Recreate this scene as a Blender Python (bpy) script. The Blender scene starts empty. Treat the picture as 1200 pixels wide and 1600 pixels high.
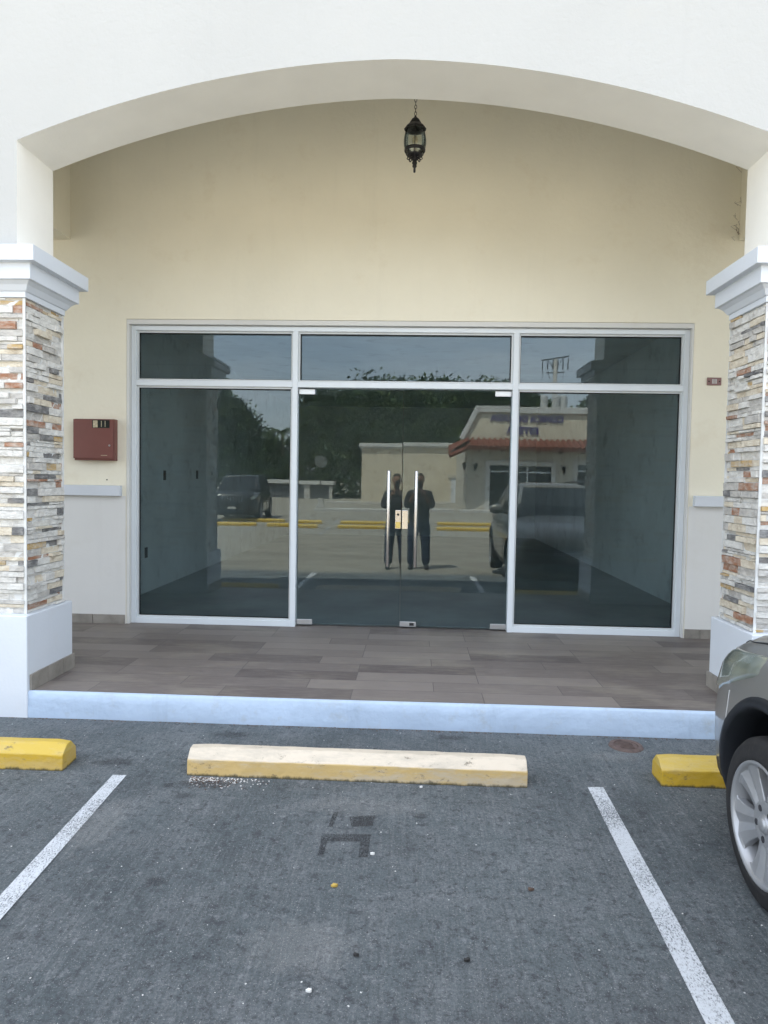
import bpy, bmesh, math, random
import numpy as np
from mathutils import Vector, Matrix, Euler
random.seed(7)
PI = math.pi
R = math.radians
sc = bpy.context.scene
COL = sc.collection

# ------------------------------------------------------------------ camera
def cam_basis(p, y, r):
    f = Vector((-math.sin(y)*math.cos(p), math.cos(y)*math.cos(p), -math.sin(p)))
    r0 = Vector((math.cos(y), math.sin(y), 0)); u0 = r0.cross(f)
    rt = r0*math.cos(r) + u0*math.sin(r); u = -r0*math.sin(r) + u0*math.cos(r)
    return f, rt, u
f_, rt_, up_ = cam_basis(.04442, .04273, .01712)
cam = bpy.data.cameras.new('camera'); camo = bpy.data.objects.new('camera', cam); COL.objects.link(camo)
camo.matrix_world = Matrix(((rt_.x, up_.x, -f_.x, 0), (rt_.y, up_.y, -f_.y, -6.3106), (rt_.z, up_.z, -f_.z, 1.5), (0, 0, 0, 1)))
cam.sensor_fit = 'VERTICAL'; cam.sensor_height = 24; cam.lens = 24*1100/1600
cam.clip_start = .02; cam.clip_end = 2000
sc.camera = camo

# ------------------------------------------------------------------ world, sun, exposure
SUNV = Vector((-.36, .41, 1)).normalized()
ELEV = math.asin(SUNV.z)
w = bpy.data.worlds.new('World'); sc.world = w; w.use_nodes = True
nt = w.node_tree; nt.nodes.clear()
N = nt.nodes.new; LK = nt.links.new
out = N('ShaderNodeOutputWorld'); bg = N('ShaderNodeBackground'); sky = N('ShaderNodeTexSky')
sky.sky_type = 'NISHITA'; sky.sun_disc = False; sky.sun_elevation = ELEV
sky.sun_rotation = math.atan2(SUNV.x, SUNV.y)
sky.air_density = 1.0; sky.dust_density = 1.2; sky.ozone_density = 1.0
tc = N('ShaderNodeTexCoord'); mp = N('ShaderNodeMapping'); mp.inputs['Scale'].default_value = (1.2, 1.2, 5.5)
nz = N('ShaderNodeTexNoise'); nz.inputs['Scale'].default_value = 2.2; nz.inputs['Detail'].default_value = 8; nz.inputs['Roughness'].default_value = .6
rp = N('ShaderNodeValToRGB'); rp.color_ramp.elements[0].position = .36; rp.color_ramp.elements[1].position = .68
rp.color_ramp.elements[0].color = (.34, .34, .34, 1); rp.color_ramp.elements[1].color = (.85, .85, .85, 1)
mx = N('ShaderNodeMix'); mx.data_type = 'RGBA'
mx.inputs[7].default_value = (7.6, 7.9, 8.3, 1)
LK(tc.outputs['Generated'], mp.inputs['Vector']); LK(mp.outputs[0], nz.inputs['Vector']); LK(nz.outputs[0], rp.inputs[0])
LK(rp.outputs[0], mx.inputs[0]); LK(sky.outputs[0], mx.inputs[6]); LK(mx.outputs[2], bg.inputs[0])
bg.inputs[1].default_value = .12
LK(bg.outputs[0], out.inputs[0])
sun = bpy.data.lights.new('sun', 'SUN'); suno = bpy.data.objects.new('sun', sun); COL.objects.link(suno)
sun.energy = 4.9; sun.angle = R(.53); sun.color = (1, .90, .76)
suno.rotation_euler = (-SUNV).to_track_quat('-Z', 'Y').to_euler(); suno.location = (0, 0, 30)
sc.view_settings.view_transform = 'Standard'; sc.view_settings.look = 'None'; sc.view_settings.gamma = 1
sc.view_settings.exposure = 1.92
try:
    sc.cycles.max_bounces = 10; sc.cycles.transparent_max_bounces = 16; sc.cycles.diffuse_bounces = 5
except Exception: pass

# ------------------------------------------------------------------ material helpers
MATS = {}
def newmat(name):
    m = bpy.data.materials.new(name); m.use_nodes = True; nt = m.node_tree
    b = nt.nodes['Principled BSDF']; MATS[name] = m
    return m, nt, b
def mixc(nt, fac, a, b):
    n = nt.nodes.new('ShaderNodeMix'); n.data_type = 'RGBA'
    for s, v in ((0, fac), (6, a), (7, b)):
        if isinstance(v, (int, float)): n.inputs[s].default_value = v
        elif isinstance(v, (tuple, list)): n.inputs[s].default_value = tuple(v)[:3] + (1,)
        else: nt.links.new(v, n.inputs[s])
    return n.outputs[2]
def noise(nt, scale, detail=5, rough=.55, stretch=(1, 1, 1), rot=(0, 0, 0), coord='Object', off=(0, 0, 0)):
    tc = nt.nodes.new('ShaderNodeTexCoord'); mp = nt.nodes.new('ShaderNodeMapping')
    mp.inputs['Scale'].default_value = stretch; mp.inputs['Rotation'].default_value = rot; mp.inputs['Location'].default_value = off
    n = nt.nodes.new('ShaderNodeTexNoise'); n.inputs['Scale'].default_value = scale; n.inputs['Detail'].default_value = detail
    n.inputs['Roughness'].default_value = rough
    nt.links.new(tc.outputs[coord], mp.inputs[0]); nt.links.new(mp.outputs[0], n.inputs['Vector'])
    return n.outputs[0]
def ramp(nt, v, p0, p1, c0=0., c1=1.):
    r = nt.nodes.new('ShaderNodeMapRange'); r.inputs[1].default_value = p0; r.inputs[2].default_value = p1
    r.inputs[3].default_value = c0; r.inputs[4].default_value = c1
    nt.links.new(v, r.inputs[0]); return r.outputs[0]
def math_(nt, op, a, b=0.):
    n = nt.nodes.new('ShaderNodeMath'); n.operation = op
    for i, v in enumerate((a, b)):
        if isinstance(v, (int, float)): n.inputs[i].default_value = v
        else: nt.links.new(v, n.inputs[i])
    return n.outputs[0]
def bump(nt, b, h, strength, dist=.01):
    n = nt.nodes.new('ShaderNodeBump'); n.inputs['Strength'].default_value = strength; n.inputs['Distance'].default_value = dist
    nt.links.new(h, n.inputs['Height']); nt.links.new(n.outputs[0], b.inputs['Normal'])
def pmat(name, col, rough=.7, var=.12, vs=3., bs=60., bd=.0015, metal=0., spec=.4, dirt=None, coat=0.):
    m, nt, b = newmat(name)
    d = tuple(c*(1-var) for c in col); l = tuple(min(1, c*(1+var*.6)) for c in col)
    c = mixc(nt, ramp(nt, noise(nt, vs, 6), .3, .7), d, l)
    if dirt:
        c = mixc(nt, ramp(nt, noise(nt, vs*2.3, 9, .7, off=(3, 5, 1)), .55, .75, 0, dirt[1]), c, dirt[0])
    if name in ('facade_white', 'wall_cream', 'kerb_white', 'off_white', 'trim_white', 'clinic_stucco'):
        sk = ramp(nt, noise(nt, 7, 7, .7, (1, 1, .09), off=(2, 2, 2)), .56, .74, 0, .08 if name != 'kerb_white' else .4)
        c = mixc(nt, sk, c, tuple(v*.62 for v in col))
    nt.links.new(c, b.inputs['Base Color']); b.inputs['Roughness'].default_value = rough
    b.inputs['Metallic'].default_value = metal; b.inputs['Specular IOR Level'].default_value = spec
    b.inputs['Coat Weight'].default_value = coat
    if bd: bump(nt, b, noise(nt, bs, 4), .6, bd)
    return m

pmat('facade_white', (.45, .455, .445), .75, .04, .8, 30, .005, spec=.2, dirt=((.50, .48, .43), .16))
pmat('trim_white', (.63, .67, .72), .55, .03, 2, 50, .0015, dirt=((.55, .52, .46), .15))
pmat('wall_cream', (.83, .79, .655), .8, .06, .9, 28, .005, spec=.15, dirt=((.68, .60, .45), .45))
pmat('off_white', (.68, .68, .66), .8, .05, .9, 45, .002, spec=.15, dirt=((.55, .53, .46), .3))  # recess lining; on the lower wall it stands in for cooler light
pmat('ceiling_lit_soffit', (.87, .85, .79), .8, .04)  # ceiling paint; also lightens arch soffit and column sides for missing bounce light
pmat('kerb_white', (.42, .52, .65), .6, .08, 3.5, 18, .010, dirt=((.36, .38, .38), .6))
pmat('aluminium', (.70, .75, .79), .4, .03, 3, 80, .0003, spec=.5)
pmat('aluminium_bead', (.60, .63, .64), .4, .03, 3, 80, .0003)
pmat('gasket', (.01, .01, .01), .6, .1, bd=0)
pmat('steel', (.62, .60, .57), .22, .03, 5, bd=0, metal=1.)
pmat('steel_satin', (.55, .56, .57), .38, .06, 12, bd=0, metal=1.)
pmat('brass', (.62, .50, .18), .35, .05, 5, bd=0, metal=.9)
pmat('dark_slot', (.02, .02, .02), .6, bd=0)
pmat('room_wall', (.86, .87, .86), .85, .12, 1.3, 30, .002, dirt=((.25, .27, .27), .5))
pmat('room_floor', (.30, .32, .32), .35, .3, 1.5, 30, .0005)
pmat('skirting_tile', (.27, .25, .22), .5, .3, 6, 30, .001, dirt=((.15, .12, .1), .5))
pmat('grout_white', (.66, .67, .66), .7, .1, 10)
pmat('alarm_red', (.185, .068, .056), .45, .1, 4, 60, .0004)
pmat('alarm_black', (.015, .02, .018), .3, .3, 30, bd=0)
pmat('label_cream', (.55, .48, .33), .6, .35, 60, bd=0)
pmat('lantern_black', (.012, .012, .014), .42, .2, 20, 60, .0008)
pmat('plate_brown', (.26, .15, .14), .5, .15, 20)
pmat('rubber', (.016, .016, .017), .75, .3, 20, 80, .001, dirt=((.06, .055, .045), .5))
pmat('plastic_black', (.012, .014, .018), .5, .2, 10, 90, .0006)
pmat('car_paint', (.215, .213, .203), .35, .02, 1, bd=0, metal=.35, coat=.6)
pmat('car_black_paint', (.010, .010, .012), .22, .02, 1, bd=0, metal=.1, coat=.8)
pmat('chrome', (.75, .75, .75), .12, .02, bd=0, metal=1.)
pmat('alloy', (.36, .37, .385), .42, .05, 4, bd=0, metal=.6)
pmat('headlight_lens', (.17, .19, .16), .12, .25, 6, bd=0, spec=.8, coat=1.)
pmat('brake_rust', (.10, .045, .04), .7, .4, 20)
pmat('clinic_stucco', (.62, .56, .44), .85, .14, 1.0, 20, .01, dirt=((.38, .33, .25), .5))
pmat('clinic_wall', (.52, .49, .42), .85, .1, 1.0, 20, .006, dirt=((.35, .31, .25), .4))
pmat('cap_grey', (.58, .58, .56), .8, .1, 1)
pmat('clay_tile', (.20, .065, .042), .85, .5, 4, 20, .004, dirt=((.30, .16, .10), .8))
pmat('sign_purple', (.035, .02, .20), .4, .1, bd=0)
pmat('window_dark', (.02, .025, .03), .12, .3, 1, bd=0, spec=.6)
pmat('concrete_light', (.48, .47, .44), .85, .15, 2, 20, .003)
pmat('roller_grey', (.14, .15, .16), .6, .15, 2)
pmat('pole_concrete', (.38, .37, .35), .85, .15, 2)
pmat('transformer_grey', (.42, .44, .45), .5, .1)
pmat('dark_metal', (.03, .03, .035), .5, .2)
pmat('sign_back', (.13, .14, .13), .5, .1)
pmat('bark', (.10, .075, .05), .9, .3, 6, 20, .02)
for i, c in enumerate([(.030, .055, .018), (.050, .085, .024), (.085, .12, .034), (.035, .07, .03)]):
    m = pmat('leaf_%d' % i, c, .6, .3, 1.2, bd=0, spec=.25)
pmat('leaf_yellow', (.45, .31, .07), .6, .15)
pmat('shirt_black', (.020, .021, .028), .85, .5, 12, 60, .004)
pmat('jeans_blue', (.035, .052, .095), .85, .25, 14, 80, .003)
pmat('skin', (.30, .17, .115), .5, .1, 10, 80, .001)
pmat('hair', (.012, .010, .009), .7, .3, 30)
pmat('shoe', (.03, .03, .035), .6, .2)
pmat('phone_black', (.01, .01, .012), .15, .05, bd=0)
pmat('pebble_white', (.7, .7, .68), .7, .2, 20)
pmat('pebble_brown', (.12, .08, .06), .8, .4, 20)
pmat('iron_rust', (.12, .085, .075), .7, .4, 25, 40, .004)
pmat('outlet', (.12, .12, .12), .5)

# ledge stones
STONES = []
for nm, c, d in [('stone_white', (.74, .73, .69), (.55, .54, .51)), ('stone_cream', (.72, .66, .54), (.54, .46, .35)),
                 ('stone_pale_grey', (.58, .56, .52), (.40, .39, .37)), ('stone_slate', (.15, .15, .152), (.36, .355, .34)),
                 ('stone_rust', (.34, .17, .10), (.50, .42, .36)), ('stone_ochre', (.50, .34, .14), (.55, .50, .42))]:
    m, nt, b = newmat(nm)
    f1 = ramp(nt, noise(nt, 14, 8, .7, (1, 1, 2.2)), .42, .66)
    c1 = mixc(nt, f1, c, d)
    c1 = mixc(nt, ramp(nt, noise(nt, 5, 4, .6, off=(2, 1, 7)), .56, .7, 0, .22), c1, (.42, .34, .25))
    nt.links.new(c1, b.inputs['Base Color']); b.inputs['Roughness'].default_value = .75; b.inputs['Specular IOR Level'].default_value = .3
    bump(nt, b, noise(nt, 38, 8, .7, (1, 1, 1.8)), .9, .012)
    STONES.append(m)

# ground: worn grey concrete with aggregate, brushing and stains
m, nt, b = newmat('lot_concrete')
big = ramp(nt, noise(nt, .55, 6, .6), .35, .68)
c = mixc(nt, big, (.112, .134, .143), (.205, .236, .246))
med = ramp(nt, noise(nt, 3.2, 8, .72, off=(4, 2, 0)), .44, .66)
c = mixc(nt, math_(nt, 'MULTIPLY', med, .45), c, (.30, .315, .325))
drk = ramp(nt, noise(nt, 2.1, 9, .75, off=(9, 7, 3)), .54, .72)
c = mixc(nt, math_(nt, 'MULTIPLY', drk, .55), c, (.06, .065, .07))
strk = noise(nt, 9, 6, .7, (7, .45, 1), (0, 0, .12))
c = mixc(nt, ramp(nt, strk, .5, .78, 0, .5), c, (.36, .38, .385))
strk2 = noise(nt, 8, 5, .7, (6.5, .5, 1), (0, 0, -.55), off=(1, 8, 0))
c = mixc(nt, ramp(nt, strk2, .52, .7, 0, .45), c, (.085, .095, .10))
fine = noise(nt, 85, 6, .8)
c = mixc(nt, ramp(nt, fine, .42, .66, 0, .8), c, (.07, .077, .085))
fl = noise(nt, 210, 2, .6, off=(5, 5, 5))
c = mixc(nt, ramp(nt, fl, .64, .72, 0, .8), c, (.6, .6, .58))
vor = nt.nodes.new('ShaderNodeTexVoronoi'); vor.inputs['Scale'].default_value = 26; vor.feature = 'F1'
tcn = nt.nodes.new('ShaderNodeTexCoord'); nt.links.new(tcn.outputs['Object'], vor.inputs['Vector'])
pit = math_(nt, 'MULTIPLY', ramp(nt, vor.outputs['Distance'], .06, .16, 1, 0), ramp(nt, noise(nt, 4, 3), .5, .6))
c = mixc(nt, math_(nt, 'MULTIPLY', pit, .85), c, (.05, .05, .055))
c = mixc(nt, ramp(nt, noise(nt, 24, 8, .82, off=(2, 9, 4)), .53, .60, 0, .8), c, (.07, .077, .085))
c = mixc(nt, ramp(nt, noise(nt, 26, 7, .8, off=(8, 1, 4)), .56, .66, 0, .55), c, (.33, .345, .355))
v2 = nt.nodes.new('ShaderNodeTexVoronoi'); v2.feature = 'DISTANCE_TO_EDGE'; v2.inputs['Scale'].default_value = 1.7
wv = nt.nodes.new('ShaderNodeVectorMath'); wv.operation = 'ADD'
nn = nt.nodes.new('ShaderNodeTexNoise'); nn.inputs['Scale'].default_value = 5; nn.inputs['Detail'].default_value = 8; nn.inputs['Roughness'].default_value = .7
nt.links.new(tcn.outputs['Object'], nn.inputs['Vector']); nt.links.new(tcn.outputs['Object'], wv.inputs[0]); nt.links.new(nn.outputs['Color'], wv.inputs[1]); nt.links.new(wv.outputs[0], v2.inputs['Vector'])
crk = math_(nt, 'MULTIPLY', ramp(nt, v2.outputs['Distance'], .002, .007, 1, 0), ramp(nt, noise(nt, 1.3, 3, off=(7, 3, 1)), .54, .60))
c = mixc(nt, math_(nt, 'MULTIPLY', crk, .8), c, (.05, .05, .055))
sepg = nt.nodes.new('ShaderNodeSeparateXYZ'); nt.links.new(tcn.outputs['Object'], sepg.inputs[0])
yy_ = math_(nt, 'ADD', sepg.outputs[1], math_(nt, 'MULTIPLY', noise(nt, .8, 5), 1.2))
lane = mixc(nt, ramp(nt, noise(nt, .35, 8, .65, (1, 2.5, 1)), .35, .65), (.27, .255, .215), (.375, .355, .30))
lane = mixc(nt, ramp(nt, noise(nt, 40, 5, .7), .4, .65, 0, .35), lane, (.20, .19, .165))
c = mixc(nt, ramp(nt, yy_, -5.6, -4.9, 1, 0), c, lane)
nt.links.new(c, b.inputs['Base Color']); b.inputs['Roughness'].default_value = .85; b.inputs['Specular IOR Level'].default_value = .25
h = math_(nt, 'ADD', math_(nt, 'MULTIPLY', fine, .6), math_(nt, 'ADD', math_(nt, 'MULTIPLY', strk, .25), math_(nt, 'MULTIPLY', noise(nt, 30, 7, .8), 1.2)))
bump(nt, b, h, 1.0, .016)

# worn paint (alpha through noise, follows the groove direction)
def paint(name, col, wear, alpha=1.):
    m, nt, b = newmat(name)
    n1 = noise(nt, 110, 5, .8, (1.5, .8, 1)); n2 = noise(nt, 5, 4, .6)
    s = math_(nt, 'ADD', math_(nt, 'MULTIPLY', n1, .75), math_(nt, 'MULTIPLY', n2, .25))
    a = ramp(nt, s, wear-.05, wear+.05, .2 if 'line' in name else 0, alpha)
    nt.links.new(a, b.inputs['Alpha'])
    nt.links.new(mixc(nt, noise(nt, 60, 4), tuple(x*.8 for x in col), col), b.inputs['Base Color'])
    b.inputs['Roughness'].default_value = .8
    bump(nt, b, n1, .6, .006)
    return m
paint('line_paint', (.60, .63, .66), .455)
paint('line_paint_worn', (.5, .52, .53), .50)
def softstain(name, col, strength):
    m, nt, b = newmat(name)
    tc = nt.nodes.new('ShaderNodeTexCoord')
    gr = nt.nodes.new('ShaderNodeTexGradient'); gr.gradient_type = 'SPHERICAL'
    mp = nt.nodes.new('ShaderNodeMapping'); mp.inputs['Location'].default_value = (-1, -1, -1); mp.inputs['Scale'].default_value = (2, 2, 2)
    nt.links.new(tc.outputs['Generated'], mp.inputs[0])
    mp2 = nt.nodes.new('ShaderNodeVectorMath'); mp2.operation = 'MULTIPLY'; mp2.inputs[1].default_value = (1, 1, 0)
    nt.links.new(mp.outputs[0], mp2.inputs[0]); nt.links.new(mp2.outputs[0], gr.inputs[0])
    v = math_(nt, 'ADD', gr.outputs[1], math_(nt, 'MULTIPLY', math_(nt, 'SUBTRACT', noise(nt, 22, 8, .8), .5), 1.8))
    nt.links.new(ramp(nt, v, .25, .6, 0, strength), b.inputs['Alpha'])
    b.inputs['Base Color'].default_value = col + (1,); b.inputs['Roughness'].default_value = .8
softstain('stain_dark', (.05, .052, .058), .36)
softstain('stain_pale', (.40, .40, .39), .13)

# wheel stops
def stopmat(name, low, top, worn):
    m, nt, b = newmat(name)
    tc = nt.nodes.new('ShaderNodeTexCoord'); sp = nt.nodes.new('ShaderNodeSeparateXYZ'); nt.links.new(tc.outputs['Object'], sp.inputs[0])
    zz = math_(nt, 'ADD', sp.outputs[2], math_(nt, 'MULTIPLY', math_(nt, 'SUBTRACT', noise(nt, 9, 6, .7, (.4, 1, 1)), .5), .012))
    c = mixc(nt, ramp(nt, zz, .080, .086), low, top)
    sc_ = ramp(nt, noise(nt, 4, 9, .8, (.5, 1, 2.4)), .47, .60, 0, worn)
    c = mixc(nt, sc_, c, (.46, .41, .33))
    c = mixc(nt, ramp(nt, noise(nt, 22, 8, .8, (.5, 1, 1), off=(1, 2, 3)), .59, .65, 0, .75), c, (.12, .10, .07))
    dirt = math_(nt, 'ADD', sp.outputs[2], math_(nt, 'MULTIPLY', noise(nt, 14, 7, .8, (1, 1, .3)), -.05))
    c = mixc(nt, ramp(nt, dirt, -.022, -.010, .9, 0), c, (.035, .035, .02))
    nt.links.new(c, b.inputs['Base Color']); b.inputs['Roughness'].default_value = .65
    bump(nt, b, noise(nt, 30, 7, .7), .7, .008)
stopmat('stop_faded', (.52, .37, .15), (.62, .54, .43), .7)
stopmat('stop_yellow', (.50, .32, .02), (.54, .38, .06), .25)

# porch tile: wood-look stone planks
m, nt, b = newmat('porch_tile')
tc = nt.nodes.new('ShaderNodeTexCoord'); br = nt.nodes.new('ShaderNodeTexBrick')
mp = nt.nodes.new('ShaderNodeMapping'); mp.inputs['Location'].default_value = (.37, .02, 0)
nt.links.new(tc.outputs['Object'], mp.inputs[0]); nt.links.new(mp.outputs[0], br.inputs['Vector'])
br.inputs['Scale'].default_value = 1; br.inputs['Brick Width'].default_value = .82; br.inputs['Row Height'].default_value = .205
br.inputs['Mortar Size'].default_value = 0.003; br.inputs['Mortar Smooth'].default_value = .3; br.offset = .37; br.offset_frequency = 3
br.squash = 1
br.inputs['Color1'].default_value = (.0, .0, .0, 1); br.inputs['Color2'].default_value = (1, 1, 1, 1); br.inputs['Mortar'].default_value = (.5, .5, .5, 1)
bw = nt.nodes.new('ShaderNodeRGBToBW'); nt.links.new(br.outputs['Color'], bw.inputs[0])
c = mixc(nt, bw.outputs[0], (.085, .068, .064), (.215, .187, .168))
g = noise(nt, 6, 8, .72, (.9, 7, 1)); g2 = noise(nt, 1.6, 5, .6, (1, 2, 1))
c = mixc(nt, ramp(nt, g, .42, .68, 0, .7), c, (.26, .232, .215))
c = mixc(nt, ramp(nt, g2, .5, .72, 0, .55), c, (.30, .27, .22))
c = mixc(nt, ramp(nt, noise(nt, 14, 7, .75, (.6, 6, 1), off=(4, 1, 1)), .58, .7, 0, .65), c, (.11, .085, .085))
c = mixc(nt, math_(nt, 'MULTIPLY', br.outputs['Fac'], .85), c, (.10, .09, .088))
nt.links.new(c, b.inputs['Base Color'])
nt.links.new(ramp(nt, g, .3, .7, .42, .62), b.inputs['Roughness']); b.inputs['Specular IOR Level'].default_value = .35
bump(nt, b, math_(nt, 'SUBTRACT', math_(nt, 'MULTIPLY', g, .5), br.outputs['Fac']), .5, .003)

# tinted glass: real reflection plus green-blue tinted transmission
def glassmat(name, refl, tint, rc=(.86, .93, .96)):
    m, nt, b = newmat(name); nt.nodes.remove(b)
    o = nt.nodes['Material Output']
    gl = nt.nodes.new('ShaderNodeBsdfGlossy'); gl.inputs['Roughness'].default_value = 0.0; gl.inputs['Color'].default_value = rc + (1,)
    tr = nt.nodes.new('ShaderNodeBsdfTransparent'); tr.inputs['Color'].default_value = tint + (1,)
    fr = nt.nodes.new('ShaderNodeFresnel'); fr.inputs['IOR'].default_value = 1.52
    fac = math_(nt, 'ADD', math_(nt, 'MULTIPLY', fr.outputs[0], .9), refl)
    mxs = nt.nodes.new('ShaderNodeMixShader')
    nt.links.new(fac, mxs.inputs[0]); nt.links.new(tr.outputs[0], mxs.inputs[1]); nt.links.new(gl.outputs[0], mxs.inputs[2])
    nt.links.new(mxs.outputs[0], o.inputs[0])
glassmat('shop_glass', .010, (.86, .925, .94))
glassmat('lantern_glass', .02, (.80, .83, .80))
glassmat('car_glass', .03, (.10, .12, .12))

# ------------------------------------------------------------------ geometry helpers
def tag(o, label=None, cat=None, group=None, kind=None):
    for k, v in (('label', label), ('category', cat), ('group', group), ('kind', kind)):
        if v: o[k] = v
    return o
def thing(name, loc, label, cat, group=None, rz=0.):
    o = bpy.data.objects.new(name, None); COL.objects.link(o); o.location = loc; o.rotation_euler = (0, 0, rz)
    o.empty_display_size = .2
    return tag(o, label, cat, group)
def obj(name, bm, mat, parent=None, smooth=False, bevel=0., keep=False, seg=2, sub=0):
    """link a bmesh; world-coordinate geometry unless keep=True (then local to the parent)"""
    me = bpy.data.meshes.new(name); bm.normal_update(); bm.to_mesh(me); bm.free()
    for mm in (mat if isinstance(mat, (list, tuple)) else [mat]):
        me.materials.append(MATS[mm] if isinstance(mm, str) else mm)
    if smooth:
        for p in me.polygons: p.use_smooth = True
    o = bpy.data.objects.new(name, me); COL.objects.link(o)
    if parent is not None:
        o.parent = parent
        if not keep:
            M = Matrix.Identity(4); q = parent
            while q: M = q.matrix_parent_inverse @ Matrix.Translation(q.location) @ q.rotation_euler.to_matrix().to_4x4() @ M; q = q.parent
            o.matrix_parent_inverse = M.inverted()
    if bevel:
        md = o.modifiers.new('bevel', 'BEVEL'); md.width = bevel; md.segments = seg; md.limit_method = 'ANGLE'; md.angle_limit = R(35)
        md.harden_normals = False
    if sub:
        md = o.modifiers.new('sub', 'SUBSURF'); md.levels = sub; md.render_levels = sub
    return o
def B(): return bmesh.new()
def box(bm, x0, x1, y0, y1, z0, z1, mi=0):
    v = [bm.verts.new(p) for p in ((x0, y0, z0), (x1, y0, z0), (x1, y1, z0), (x0, y1, z0), (x0, y0, z1), (x1, y0, z1), (x1, y1, z1), (x0, y1, z1))]
    for q in ((0, 3, 2, 1), (4, 5, 6, 7), (0, 1, 5, 4), (1, 2, 6, 5), (2, 3, 7, 6), (3, 0, 4, 7)):
        fc = bm.faces.new([v[i] for i in q]); fc.material_index = mi
    return bm
def bx(*a): return box(B(), *a)
def prism(bm, pts, axis, a0, a1, mi=0):
    """extrude a 2-D outline along axis: 'x' pts=(y,z), 'y' pts=(x,z), 'z' pts=(x,y)"""
    def P(p, a): return {'x': (a, p[0], p[1]), 'y': (p[0], a, p[1]), 'z': (p[0], p[1], a)}[axis]
    A = [bm.verts.new(P(p, a0)) for p in pts]; Bv = [bm.verts.new(P(p, a1)) for p in pts]
    n = len(pts); fs = [bm.faces.new(A), bm.faces.new(Bv[::-1])]
    for i in range(n): fs.append(bm.faces.new((A[i], Bv[i], Bv[(i+1) % n], A[(i+1) % n])))
    for q in fs: q.material_index = mi
    bmesh.ops.recalc_face_normals(bm, faces=fs)
    return bm
def tube(bm, pts, r, n=8, mi=0, cap=True):
    pts = [Vector(p) for p in pts]; rs = r if isinstance(r, (list, tuple)) else [r]*len(pts)
    rings = []
    for i, p in enumerate(pts):
        d = (pts[min(i+1, len(pts)-1)] - pts[max(i-1, 0)]).normalized()
        a = d.cross(Vector((0, 0, 1)) if abs(d.z) < .9 else Vector((1, 0, 0))).normalized(); b2 = d.cross(a)
        rings.append([bm.verts.new(p + rs[i]*(a*math.cos(2*PI*k/n) + b2*math.sin(2*PI*k/n))) for k in range(n)])
    fs = []
    for i in range(len(rings)-1):
        for k in range(n): fs.append(bm.faces.new((rings[i][k], rings[i][(k+1) % n], rings[i+1][(k+1) % n], rings[i+1][k])))
    if cap: fs.append(bm.faces.new(rings[0][::-1])); fs.append(bm.faces.new(rings[-1]))
    for q in fs: q.material_index = mi
    bmesh.ops.recalc_face_normals(bm, faces=fs)
    return bm
def lathe(bm, prof, n=16, c=(0, 0, 0), mi=0, axis='z'):
    rings = []
    for r, z in prof:
        rr = max(r, 1e-4)
        ring = []
        for k in range(n):
            a = 2*PI*k/n
            p = (rr*math.cos(a), rr*math.sin(a), z) if axis == 'z' else (z, rr*math.cos(a), rr*math.sin(a))
            ring.append(bm.verts.new((p[0]+c[0], p[1]+c[1], p[2]+c[2])))
        rings.append(ring)
    fs = []
    for i in range(len(rings)-1):
        for k in range(n): fs.append(bm.faces.new((rings[i][k], rings[i][(k+1) % n], rings[i+1][(k+1) % n], rings[i+1][k])))
    for q in fs: q.material_index = mi
    bmesh.ops.recalc_face_normals(bm, faces=fs)
    return bm
def textmesh(name, s, size, depth, mat, parent, loc, rot, font_bold=.0):
    cu = bpy.data.curves.new(name, 'FONT'); cu.body = s; cu.size = size; cu.extrude = depth; cu.offset = font_bold
    cu.align_x = 'CENTER'; cu.align_y = 'CENTER'
    to = bpy.data.objects.new(name, cu); COL.objects.link(to)
    bpy.context.view_layer.update()
    me = bpy.data.meshes.new_from_object(to.evaluated_get(bpy.context.evaluated_depsgraph_get()))
    bpy.data.objects.remove(to)
    M = Matrix.Translation(loc) @ Euler(rot).to_matrix().to_4x4()
    me.transform(M); bm = B(); bm.from_mesh(me)
    return obj(name, bm, mat, parent)
def copy_tree(o, parent=None):
    c = o.copy(); COL.objects.link(c)
    if parent is not None: c.parent = parent
    for ch in [x for x in bpy.data.objects if x.parent == o]: copy_tree(ch, c)
    return c

PROF = [(60, 0), (-2.4, 0), (-6.3, -.135), (-8, -.14), (-31, -.14), (-46, -.12), (-54, -.10), (-80, 0), (-600, .2)]
def gz(y):
    for (a, za), (b2, zb) in zip(PROF, PROF[1:]):
        if y >= b2: return za + (zb-za)*(a-y)/(a-b2) if y <= a else za
    return PROF[-1][1]

# ------------------------------------------------------------------ ground
bm = B()
ys = sorted(set([60, 0, -2.4] + [-2.4-.3*i for i in range(1, 16)] + [-8, -12, -20, -31, -40, -46, -54, -66, -80, -200, -600]), reverse=True)
xs = [-500, -100, -40, -20, -10, -5, 0, 5, 10, 20, 40, 100, 500]
V = [[bm.verts.new((x, y, gz(y))) for x in xs] for y in ys]
for j in range(len(ys)-1):
    for i in range(len(xs)-1): bm.faces.new((V[j][i], V[j+1][i], V[j+1][i+1], V[j][i+1]))
g = obj('ground', bm, 'lot_concrete', smooth=True); g['kind'] = 'structure'

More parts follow.
